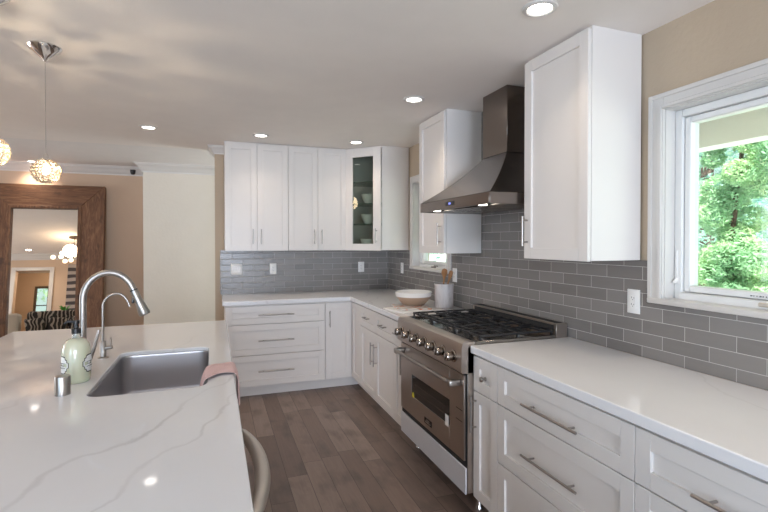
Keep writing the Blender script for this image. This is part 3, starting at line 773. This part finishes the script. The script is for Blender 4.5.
# ------------------------------------------------------------------ ceiling downlights
dl = None
DLS = [((1.285, 1.631, CH), 'round recessed ceiling light nearest the camera, above the near upper cabinet'),
       ((1.289, 2.959, CH), 'round recessed ceiling light in front of the range hood chimney'),
       ((1.310, 4.424, CH), 'round recessed ceiling light in front of the glass-door corner cabinet'),
       ((.402, 4.437, CH), 'round recessed ceiling light above the left two-door upper cabinet'),
       ((-.530, 4.450, CH), 'round recessed ceiling light over the open end, left of all the cabinets'),
       ((-2.148, 7.02, CF), 'small recessed ceiling light just behind the glowing crystal pendant'),
       ((-3.50, 2.85, CF), 'recessed ceiling light seen in the mirror reflection'),
       ((1.29, .30, CH), 'recessed ceiling light above the near window counter, behind the view')]
for i, (p, lab) in enumerate(DLS):
    if dl is None:
        dl = thing('downlight', p, lab, 'ceiling light', 'recessed ceiling lights')
        b = MB(); b.lathe([(.050, -.001), (.050, -.006), (.056, -.010), (.070, -.006), (.074, 0), (.050, 0)], p, 40); b.build('trim_ring', 'trim', dl)
        b = MB(); b.lathe([(0, -.004), (.052, -.004), (.052, -.0005), (0, -.0005)], p, 40); b.build('lens', 'lens', dl)
    else:
        o = copy_tree(dl, p); tag(o, lab)
    en = (1.3, 2.2, 1.1, 1.1, 1.5, 4, 4, 2.4)[i]
    lamp('downlight_lamp', 'AREA', (p[0], p[1], p[2] - .012), (0, 0, 0), en, (1, .83, .66), shape='DISK', size=.10, spread=radians(112))

# ------------------------------------------------------------------ pendants
def pendant(cx, cy, zs, label):
    r = thing('pendant_light', (cx, cy, CH), label, 'pendant light', 'crystal pendants over the island')
    b = MB(); b.lathe([(0, -.001), (.073, -.001), (.074, -.006), (.066, -.020), (.040, -.040), (.014, -.062), (.006, -.075), (0, -.076)], (cx, cy, CH), 40); b.build('canopy', 'chrome', r)
    b = MB(); b.tube([(cx, cy, CH - .07), (cx, cy, zs + .085)], .0013, 8); b.build('cord', 'nickel', r)
    b = MB(); b.lathe([(0, .090), (.006, .088), (.012, .078), (.014, .050), (.012, .036), (0, .036)], (cx, cy, zs), 20); b.build('socket', 'chrome', r)
    b = MB(); b.lathe([(0, .038), (.010, .034), (.018, .010), (.020, 0), (.014, -.014), (0, -.020)], (cx, cy, zs), 20); b.build('bulb', 'bulb', r)
    b = MB(); rnd = random.Random(3)
    R, sq = .062, .93
    NL = 9
    for i in range(NL):
        th = radians(22 + i * (140 / (NL - 1))); n = max(6, int(2 * pi * R * sin(th) / .0165))
        for k in range(n):
            ph = 2 * pi * (k + .5 * (i % 2) + .2 * rnd.random()) / n
            p = (cx + R * sin(th) * cos(ph), cy + R * sin(th) * sin(ph), zs + R * sq * cos(th))
            b.ico(p,   .0072 * (.8 + .35 * rnd.random()), 1)
    b.build('crystal_shade', 'crystal', r)
    b = MB()
    for i in range(NL + 1):
        th = radians(14 + i * 150 / NL); pts = [(cx + R * sin(th) * cos(a), cy + R * sin(th) * sin(a), zs + R * sq * cos(th)) for a in [2 * pi * q / 28 for q in range(29)]]
        b.tube(pts, .0011, 5, caps=False)
    for k in range(12):
        a = 2 * pi * k / 12; b.tube([(cx + R * sin(th) * cos(a), cy + R * sin(th) * sin(a), zs + R * sq * cos(th)) for th in [radians(8 + 160 * q / 14) for q in range(15)]], .0013, 5)
    b.build('wire_frame', 'brasswire', r)
    lamp('pendant_lamp', 'POINT', (cx + .026, cy - .01, zs + .016), (0, 0, 0), 5.0, (1, .80, .55), shadow_soft_size=.003)
    return r
pendant(-.798, 2.795, 1.815, 'crystal globe pendant hanging over the island, fully in view')
pendant(-.829, 2.255, 1.815, 'crystal globe pendant cut off by the left edge of the photo')

# ------------------------------------------------------------------ island items
# pull-down faucet
fx, fy = -.520, 2.26
r = thing('kitchen_faucet', (fx, fy, CT), 'tall brushed nickel pull-down faucet arching over the sink', 'faucet')
b = MB(); b.lathe([(0, 0), (.027, 0), (.027, .006), (.022, .010), (.021, .085), (.017, .10), (0, .10)], (fx, fy, CT), 28); b.build('base', 'nickel', r)
b = MB(); pts = [(fx, fy, CT + .09), (fx, fy, CT + .18), (fx, fy, CT + .30)]
ez = CT + .30; Rr = .098; 
for k in range(1, 15): a = pi - k * radians(160) / 14; pts.append((fx + Rr + Rr * cos(a), fy - .008 * k / 14, ez + Rr * 1.18 * sin(a)))
b.tube(pts, .0132, 18); b.build('spout', 'nickel', r)
e = Vector(pts[-1]); dirv = (Vector(pts[-1]) - Vector(pts[-2])).normalized()
b = MB(); q = [e, e + dirv * .02, e + dirv * .05, e + dirv * .11, e + dirv * .118]
b.tube(q, [.0145, .0165, .0165, .024, .021], 20); sh = b.build('spray_head', 'nickel', r)
b = MB(); b.tube([e - dirv * .001, e + dirv * .004], .0152, 18); b.build('joint_ring', 'black', sh)
b = MB(); m = e + dirv * .045; b.box(m.x - .024, m.x - .014, m.y - .006, m.y + .006, m.z - .016, m.z + .012, .003); b.build('spray_button', 'black', sh)
b = MB(); b.tube([(fx, fy, CT + .055), (fx + .030, fy + .004, CT + .058)], .012, 14); b.tube([(fx + .026, fy + .004, CT + .056), (fx + .042, fy + .006, CT + .11), (fx + .056, fy + .008, CT + .172)], [.008, .0065, .0055], 12); b.build('lever', 'nickel', r)
# filter faucet
fx, fy = -.497, 2.51
r = thing('water_filter_faucet', (fx, fy, CT), 'small slim gooseneck drinking-water faucet behind the sink', 'faucet')
b = MB(); b.lathe([(0, 0), (.024, 0), (.024, .004), (.014, .007), (.013, .075), (.009, .080), (0, .080)], (fx, fy, CT), 24); b.build('base', 'nickel', r)
b = MB(); pts = [(fx, fy, CT + .07), (fx, fy, CT + .22)]
for k in range(1, 13): a = pi - k * radians(166) / 12; pts.append((fx + .057 + .057 * cos(a), fy, CT + .238 + .062 * sin(a) - (.018 * max(0, k - 8) / 4)))
b.tube(pts, .0055, 12); b.build('spout', 'nickel', r)
b = MB(); b.tube([(fx, fy, CT + .045), (fx + .040, fy - .01, CT + .050)], [.010, .009], 12); b.tube([(fx + .034, fy - .008, CT + .05), (fx + .034, fy - .008, CT + .095)], .0035, 10); b.build('lever', 'nickel', r)
# soap bottle
bx, by = -.512, 2.125
r = thing('soap_bottle', (bx, by, CT), 'round glass bottle of pale green soap with a black pump, on the island', 'soap bottle')
b = MB(); b.lathe([(0, 0), (.042, 0), (.047, .005), (.049, .02), (.0495, .112), (.048, .130), (.043, .148), (.033, .162), (.019, .170), (0, .172)], (bx, by, CT), 40); b.build('bottle', 'soapglass', r)
b = MB(); b.lathe([(.018, .164), (.014, .176), (.013, .192), (0, .192)], (bx, by, CT), 24); b.build('neck', 'clearbottle', r)
b = MB(); b.lathe([(0, .188), (.016, .188), (.016, .206), (.008, .210), (.006, .224), (.012, .226), (.012, .238), (0, .240)], (bx, by, CT), 20); b.tube([(bx, by, CT + .234), (bx - .028, by - .006, CT + .236), (bx - .038, by - .008, CT + .229)], [.006, .005, .004], 10); b.build('pump', 'black', r)
def badge_on_bottle(name, a0, a1, z0, z1, rad, mat, parent, n=12, shape=None):
    b = MB(); inner_, outer_ = [], []
    pts = shape(a0, a1, z0, z1)
    f = [(bx + rad * cos(a), by + rad * sin(a), z) for a, z in pts]
    cxa = sum(a for a, z in pts) / len(pts); czz = sum(z for a, z in pts) / len(pts)
    c = (bx + rad * cos(cxa), by + rad * sin(cxa), czz)
    for i in range(len(f)): b.poly([c, f[i], f[(i + 1) % len(f)]])
    return b.build(name, mat, parent)
def scallop(a0, a1, z0, z1):
    am, zm = (a0 + a1) / 2, (z0 + z1) / 2; ha, hz = (a1 - a0) / 2, (z1 - z0) / 2
    o = []
    for sx, sz in ((1, 1), (-1, 1), (-1, -1), (1, -1)):
        P = [(1, .28), (.80, .34), (.78, .62), (.60, .66), (.52, .92), (.25, 1.0)]
        if sx * sz < 0: P = P[::-1]
        o += [(am + sx * x * ha, zm + sz * z * hz) for x, z in P]
    return o
for ac, tagn in ((radians(-18), 'label'), (radians(-142), 'label')):
    l1 = badge_on_bottle('label', ac - .62, ac + .62, CT + .038, CT + .108, .0501, 'black', r, shape=scallop)
    badge_on_bottle('label_face', ac - .56, ac + .56, CT + .042, CT + .104, .0505, 'white_plastic', l1, shape=scallop)
    b = MB()
    for z, wa in ((CT + .080, .30), (CT + .071, .22), (CT + .062, .32)):
        pts = [(bx +   .0510 * cos(ac + t), by +   .0510 * sin(ac + t), z + .002 * sin(t * 30)) for t in [(-wa + 2 * wa * q / 10) for q in range(11)]]
        b.tube(pts, .0008, 5)
    b.build('label_lettering', 'black', l1)
# air gap cap
b = MB(); b.lathe([(0, 0), (.0245, 0), (.0245, .064), (.0232, .067), (0, .067)], (-.514, 1.955, CT), 32)
tag(b.build('air_gap_cap', 'nickel'), 'short brushed metal cylinder cap standing in front of the soap bottle', 'air gap cap')
# towel draped over island edge
def towel():
    b = MB(); prof = []
    prof += [(-.060, .862), (-.052, .885), (-.044, .905), (-.038, .918)]
    prof += [(-.030 + .013 * k, .9195 + .0015 * sin(k * 1.3)) for k in range(0, 8)]
    prof += [(.072, .919), (.0785, .912), (.080, .895), (.081, .86), (.083, .82), (.084, .775)]
    n = 14; rows = []
    for j in range(n + 1):
        v = j / n; row = []
        for i, (x, z) in enumerate(prof):
            y = 2.01 + .175 * v + (.006 * sin(i * .9 + v * 3)) - .016 * max(0, 7 - i) * (1.15 - v * .6)
            fold = .0018 * (1 + sin(v * 17 + i * .25)) + (.004 * (1 + sin(v * 11)) if i > 13 or i < 3 else 0)
            nx = 1 if i > 12 else (-0.3 if i < 3 else 0); nz = 0 if (i > 12) else 1
            row.append((x + nx * fold, y, z + nz * fold * (1 if 3 <= i <= 12 else .3) + (-.012 * v * 2 if i == 0 else 0)))
        rows.append(row)
    b.loft(rows, close=False, cap0=False, cap1=False, smooth=True)
    return b.build('dish_towel', 'towel', mods=[('SOLIDIFY', dict(thickness=.003, offset=1)), ('SUBSURF', dict(levels=1, render_levels=1))])
tag(towel(), 'folded pink dish towel draped from the sink over the island edge', 'towel')

# ------------------------------------------------------------------ worktop items
r = thing('mixing_bowl', (1.565, 3.60, CT + .019), 'wide stoneware bowl, white rim over tan base, left of the utensil crock', 'bowl')
c = (1.565, 3.60, CT + .019)
b = MB(); b.lathe([(0, 0), (.085, 0), (.092, .004), (.120, .035), (.138, .062), (.141, .070), (.137, .070), (.12, .045), (.09, .014), (0, .010)], c, 48); b.build('bowl_base', 'terracotta', r)
b = MB(); b.lathe([(.1405, .069), (.150, .072), (.153, .100), (.156, .104), (.155, .110), (.149, .110), (.146, .104), (.140, .075), (.130, .058), (.09, .016), (0, .0115)], c, 48); b.build('bowl_rim', 'ceramic', r)
b = MB(Matrix.Translation((1.455, 3.43, CT)) @ Matrix.Rotation(radians(12), 4, 'Z')); b.box(-.14, .14, -.13, .17, .0, .010, .002)
tag(b.build('magazine', 'white_plastic'), 'thin white booklet lowest on the counter beneath the bowl', 'magazine')
b = MB(Matrix.Translation((1.50, 3.50, CT + .0105)) @ Matrix.Rotation(radians(-8), 4, 'Z')); b.box(-.13, .13, -.15, .15, .0, .008, .0015)
tag(b.build('magazine', 'cover'), 'colour-printed booklet lying on top of the white one, under the bowl', 'magazine')
c = (1.775, 3.45, CT)
b = MB(); b.lathe([(0, 0), (.072, 0), (.076, .004), (.077, .185), (.080, .188), (.080, .200), (.077, .202), (.071, .198), (.069, .02), (0, .016)], c, 40)
tag(b.build('utensil_crock', 'marble'), 'grey marble utensil crock beside the bowl on the worktop', 'crock')
def spoon(dx, dy, tx, ty, tz, w, lab):
    b = MB(); p0 = Vector((c[0] + dx, c[1] + dy, CT + .024)); p1 = Vector((c[0] + tx, c[1] + ty, CT + tz)); d = (p1 - p0)
    b.tube([p0, p0 + d * .70, p0 + d * .78, p0 + d * .88, p0 + d * .97, p1], [.0055, .0065, .012, w, w * .85, w * .35], 14)
    tag(b.build('wooden_spoon', 'spoon', mods=None), lab, 'spoon')
spoon(.0, .03, -.018, -.045, .325, .026, 'wooden spoon with a broad dark head, left one in the crock')
spoon(-.02, -.0, .045, -.045, .310, .018, 'wooden spoon leaning right in the crock')

# ------------------------------------------------------------------ outlets and switches
def outlet_mesh(Mx, r, gang, kind):
    w2 = .035 if gang == 1 else .058
    b = MB(Mx); b.box(-w2, w2, -.006, 0, -.058, .058, .002, 2); b.build('cover_plate', 'white_plastic', r)
    for g in range(gang):
        gx = 0 if gang == 1 else (-.023 + .046 * g)
        b = MB(Mx); b.box(gx - .0165, gx + .0165, -.009, -.005, -.033, .033, .0015); f = b.build('rocker' if kind == 'switch' else 'receptacle', 'white_plastic', r)
        if kind == 'outlet':
            b = MB(Mx)
            for z in (-.018, .014):
                b.box(gx - .0075, gx - .0055, -.0095, -.009, z, z + .009); b.box(gx + .0055, gx + .0075, -.0095, -.009, z, z + .007)
                b.tube([(gx, -.009, z - .005), (gx, -.0095, z - .005)], .0022, 8)
            b.build('slots', 'dark', f)
def outlet(pos, Mf, gang, kind, label, cat):
    r = thing('light_switch' if kind == 'switch' else 'wall_outlet', pos, label, cat)
    outlet_mesh(Mf(*pos), r, gang, kind)
outlet((.211, YB - .0085, 1.172), faceY, 2, 'switch', 'white double light switch on the back tile, leftmost plate', 'light switch')
outlet((.584, YB - .0085, 1.170), faceY, 1, 'outlet', 'white outlet on the back tile just right of the double switch', 'outlet')
outlet((1.569, YB - .0085, 1.172), faceY, 1, 'outlet', 'white outlet on the back tile below the glass-door corner cabinet', 'outlet')
outlet((XW - .0085, 4.68, 1.176), faceX, 1, 'outlet', 'white outlet on the side tile between the corner and the small window', 'outlet')
outlet((XW - .0085, 3.50, 1.178), faceX, 1, 'outlet', 'white outlet on the side tile partly behind the wooden spoons', 'outlet')
outlet((XW - .0085, 1.709, 1.172), faceX, 1, 'outlet', 'white outlet on the side tile next to the near window casing', 'outlet')

# ------------------------------------------------------------------ living area
# leaning floor mirror
lean = radians(8); n0 = Vector((0, -cos(lean), sin(lean)))
Mm = Matrix.Translation((0, 7.015, 1.876)) @ Matrix.Rotation(-lean, 4, 'X')
# local: x as world, y depth, z up along the mirror; glass top at z=0
Lz = 1.876 / cos(lean)
r = thing('floor_mirror', (-2.0, 6.8, 0), 'tall mirror in a thick rustic wood frame leaning on the far wall', 'mirror')
gx0, gx1 = -2.362, -1.650; zb = -Lz + .34; zt = 0
b = MB(Mm); b.box(gx0 - .01, gx1 + .01, .001, .012, zb - .01, zt + .01); b.build('glass', 'mirror', r)
fo = .305
ox0, ox1, oz0, oz1 = gx0 - fo + .02, gx1 + fo - .01, zb - fo, zt + fo
def mitre(p4, mat, name):
    b = MB(Mm); b.loft([[(x, .06, z) for x, z in p4], [(x, -.033, z) for x, z in p4]])
    return b.build(name, mat, r, mods=[('BEVEL', dict(width=.006, segments=2, limit_method='ANGLE', angle_limit=radians(40)))])
mitre([(ox0, oz0), (gx0, zb), (gx0, zt), (ox0, oz1)], 'rustic_v', 'frame_upright'); mitre([(ox1, oz0), (ox1, oz1), (gx1, zt), (gx1, zb)], 'rustic_v', 'frame_upright')
mitre([(ox0, oz1), (gx0, zt), (gx1, zt), (ox1, oz1)], 'rustic_h', 'frame_rail'); mitre([(ox0, oz0), (ox1, oz0), (gx1, zb), (gx0, zb)], 'rustic_h', 'frame_rail')
b = MB(Mm)
b.box(gx0 - .035, gx0, -.045, -.033, zb - .03, zt + .03, .003); b.box(gx1, gx1 + .035, -.045, -.033, zb - .03, zt + .03, .003)
b.box(gx0, gx1, -.045, -.033, zt, zt + .03, .003); b.box(gx0, gx1, -.045, -.033, zb - .03, zb, .003)
b.build('inner_moulding', 'rustic_v', r)
# small black dome on the crown
b = MB(); b.lathe([(0, -.045), (.018, -.041), (.028, -.028), (.032, -.010), (.032, 0), (0, 0)], (-1.03, 7.04, 2.40), 24)
b.lathe([(.032, 0), (.034, 0), (.034, .02), (0, .02)], (-1.03, 7.04, 2.40), 24)
tag(b.build('dome_camera', 'black'), 'small black ceiling dome at the crown, left of the pale wall', 'camera')
# chandelier (mirror only)
r = thing('chandelier', (-2.56, 3.75, CF), 'chandelier of glowing globes on thin arms, seen in the mirror', 'chandelier')
b = MB(); b.lathe([(0, 0), (.09, 0), (.09, -.02), (0, -.022)], (-2.50, 3.75, CF), 24); b.tube([(-2.50, 3.75, CF), (-2.50, 3.75, 2.05)], .006, 8)
gl = [(-2.776, 3.9, 2.041), (-2.658, 3.85, 2.134), (-2.653, 3.9, 2.049), (-2.585, 3.9, 1.963), (-2.492, 3.9, 1.981), (-2.434, 3.9, 2.075)]
for g in gl: b.tube([(-2.50, 3.75, 2.05), g], .004, 6)
b.build('stem', 'darkwood', r)
for g in gl:
    b = MB(); b.ico(g, .038, 3, smooth=True); b.build('globe', 'globe', r)
lamp('chandelier_lamp', 'POINT', (-2.55, 3.75, 2.20), (0, 0, 0), 14, (1, .74, .48), shadow_soft_size=.12)
lamp('hallway_fill', 'POINT', (-3.3, 1.6, 2.2), (0, 0, 0), 18, (1, .80, .58), shadow_soft_size=.1)  # added point light to brighten the hallway, without any fixture
# sofa with patterned pillows, armchair, table and plant
r = thing('sofa', (-2.5, 4.75, 0), 'dark patterned sofa seen in the mirror below the chandelier', 'sofa')
b = MB(); b.box(-2.90, -1.95, 4.40, 5.15, .14, .46, .04, 3); b.build('seat', 'linen', r)
b = MB(); b.box(-2.90, -1.95, 4.36, 4.54, .30, .97, .05, 3); b.build('backrest', 'zebra', r)
for x in (-2.85, -2.0):
    for y in (4.45, 5.08): b = MB(); b.tube([(x, y, 0), (x, y, .16)], .022, 10); b.build('leg', 'darkwood', r)
for k, (x, lab) in enumerate(((-2.72, 'zebra-striped pillow at the left end of the mirrored sofa'), (-2.42, 'zebra-striped pillow in the middle of the mirrored sofa'), (-2.13, 'zebra-striped pillow at the right end of the mirrored sofa'))):
    b = MB(Matrix.Translation((x, 4.64, .66)) @ Matrix.Rotation(radians(-14), 4, 'X') @ Matrix.Rotation(radians((-8, 5, 9)[k]), 4, 'Y')); b.box(-.13, .13, -.05, .05, -.15, .17, .045, 4)
    tag(b.build('pillow', 'zebra'), lab, 'pillow')
r = thing('armchair', (-3.2, 4.9, 0), 'cream armchair at the mirror\'s lower left corner', 'armchair')
b = MB(); b.box(-3.42, -2.97, 4.55, 5.2, .12, .45, .05, 3); b.build('seat', 'linen', r)
b = MB(); b.box(-3.42, -2.95, 4.50, 4.68, .42, .93, .05, 3); b.build('backrest', 'linen', r)
r = thing('dining_table', (-2.65, 3.75, 0), 'round dark table in front of the mirrored doorway', 'table')
b = MB(); b.lathe([(0, .90), (.42, .90), (.42, .93), (0, .93)], (-2.75, 3.7, 0), 40); b.build('tabletop', 'darkwood', r)
b = MB(); b.lathe([(0, 0), (.25, 0), (.22, .03), (.04, .06), (.035, .9), (0, .9)], (-2.75, 3.7, 0), 20); b.build('pedestal', 'darkwood', r)
r = thing('potted_plant', (-2.55, 3.85, .93), 'small bright green potted plant on the round dark table', 'plant')
b = MB(); b.lathe([(0, 0), (.045, 0), (.055, .09), (.048, .09), (0, .08)], (-2.55, 3.85, .93), 20); b.build('pot', 'ceramic', r)
b = MB(); rn = random.Random(5)
for k in range(26):
    a = rn.random() * 2 * pi; l = .09 + .06 * rn.random(); p0 = Vector((-2.55, 3.85, 1.01)); up = .03 + .13 * rn.random()
    p1 = p0 + Vector((l * .5 * cos(a), l * .5 * sin(a), up * .8)); p2 = p0 + Vector((l * cos(a), l * sin(a), up))
    s_ = Vector((-sin(a), cos(a), 0)) * .018; b.poly([p0, p1 + s_, p2, p1 - s_])
b.build('leaves', 'leafplant', r)
b = MB(); b.box(-2.90, -2.70, 2.452, 2.475, 1.25, 2.25, .004)
tag(b.build('wall_art', 'art'), 'tall narrow banded picture on the wall beside the mirrored doorway', 'picture')

# ------------------------------------------------------------------ outdoors
b = MB(); b.box(2.1, 60, -30, 60, -.40, -.30); struct(b.build('ground', 'ground'))
b = MB(); b.box(14.0, 40, 11, 30, -.30, -.28); struct(b.build('lawn', 'lawn'))
r = thing('porch_roof', (3.0, 2.5, 2.4), 'white porch ceiling and beam outside the near window', 'porch')
b = MB(); b.box(2.09, 4.3, -2.5, 5.2, 2.52, 2.60)
b.build('porch_ceiling', 'roof', r)
b = MB(); b.box(3.95, 4.15, -2.5, 5.2, 2.27, 2.52); b.box(2.09, 3.95, 2.9, 3.02, 2.36, 2.52); b.build('porch_beam', 'roof', r)
b = MB()
rn = random.Random(11)
def leaf_cloud(b, c, rad, n, size, rn):
    for _ in range(n):
        while True:
            v = Vector((rn.uniform(-1, 1), rn.uniform(-1, 1), rn.uniform(-1, 1)))
            if .25 < v.length < 1: break
        v = v.normalized() * (v.length ** .45)
        p = Vector(c) + Vector((v.x * rad[0], v.y * rad[1], v.z * rad[2]))
        a = Vector((rn.gauss(0, 1), rn.gauss(0, 1), rn.gauss(0, .6))).normalized(); bb = a.cross(Vector((rn.gauss(0, 1), rn.gauss(0, 1), rn.gauss(0, 1)))).normalized()
        s1 = size * rn.uniform(.6, 1.4); s2 = s1 * .38
        vs = [b.bm.verts.new(p - a * s1), b.bm.verts.new(p + bb * s2), b.bm.verts.new(p + a * s1), b.bm.verts.new(p - bb * s2)]
        b.bm.faces.new(vs)
def tree(name, x, y, z0, label, clumps, trunk, mat, leafsize, seed, n):
    r = thing(name, (x, y, z0), label, 'tree')
    rn = random.Random(seed)
    b = MB()
    for pts, rad in trunk: b.tube([(x + p[0], y + p[1], z0 + p[2]) for p in pts], rad, 10)
    b.build('trunk', 'bark', r)
    b = MB()
    for cx_, cy_, cz_, rx, ry, rz, k in clumps: leaf_cloud(b, (x + cx_, y + cy_, z0 + cz_), (rx, ry, rz), int(n * k), leafsize, rn)
    b.build('foliage', mat, r)
    return r
# bushy evergreen straight outside the near window: upswept sprays on a leaning stem
rn = random.Random(21); cl = []
for k in range(34):
    h = rn.uniform(.15, 2.75); w_ = (.20 + .34 * (1 - abs(h - 1.0) / 1.9)); a = rn.uniform(0, 2 * pi); q = rn.uniform(.1, 1) * w_
    cl.append((q * cos(a) + .05 * h, q * sin(a) * 1.15 - .10 * h, h, .20, .22, .17, 1.0))
for k in range(9): cl.append((rn.uniform(-.25, .1), rn.uniform(-.32, .28), rn.uniform(.12, .75), .22, .24, .16, 1.1))
for k in range(7): cl.append((.1, -.30 - .16 * k, 1.9 + .13 * k, .13, .16, .09, .5))
for k in range(5): cl.append((.1, .25 - .02 * k, 2.0 + .17 * k, .12, .16, .12, .6))
tree('evergreen_tree', 6.4, 4.30, -.3 + .9, 'bright green bushy evergreen filling most of the near window view', cl,
     [([(0, 0, -.9), (.02, 0, 0), (.06, -.03, 1.0), (.10, -.12, 2.0), (.12, -.2, 2.9)], [.07, .06, .04, .025, .01])], 'leaf_near', .034, 4, 620)
tree('tall_tree', 10.5, 7.47, -.3, 'tall tree with a dark straight trunk at the left of the near window view',
     [(random.uniform(-1.0, .8), random.uniform(-1.2, 1.5), random.uniform(1.0, 5.2), .5, .55, .4, 1) for _ in range(34)],
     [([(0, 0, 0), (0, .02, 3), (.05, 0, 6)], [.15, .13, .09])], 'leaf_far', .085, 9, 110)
for x, y, s_, lab in ((19, 13.3, 1.2, 'distant blue-green tree behind the tall trunk'), (30, 18.4, 1.2, 'distant hazy tree low at the right of the near window view'), (25, 18.2, 1.2, 'distant blue-green tree farthest left in the near window'), (11.5, 25, 1.8, 'distant tree behind the small window')):
    rn = random.Random(int(x * 10)); 
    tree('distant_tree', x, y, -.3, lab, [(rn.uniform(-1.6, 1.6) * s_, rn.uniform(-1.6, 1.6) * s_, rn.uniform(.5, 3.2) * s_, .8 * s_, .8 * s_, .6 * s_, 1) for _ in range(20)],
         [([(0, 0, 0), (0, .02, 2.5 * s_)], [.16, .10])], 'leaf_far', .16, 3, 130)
tree('garden_tree', -3.7, -1.6, -.1, 'green tree outside the hallway window, seen in the mirror', [(random.uniform(-.9, .9), random.uniform(-.5, .5), random.uniform(.5, 2.6), .4, .4, .35, 1) for _ in range(16)],
     [([(0, 0, 0), (0, 0, 2)], [.07, .04])], 'leaf_near', .07, 6, 110)
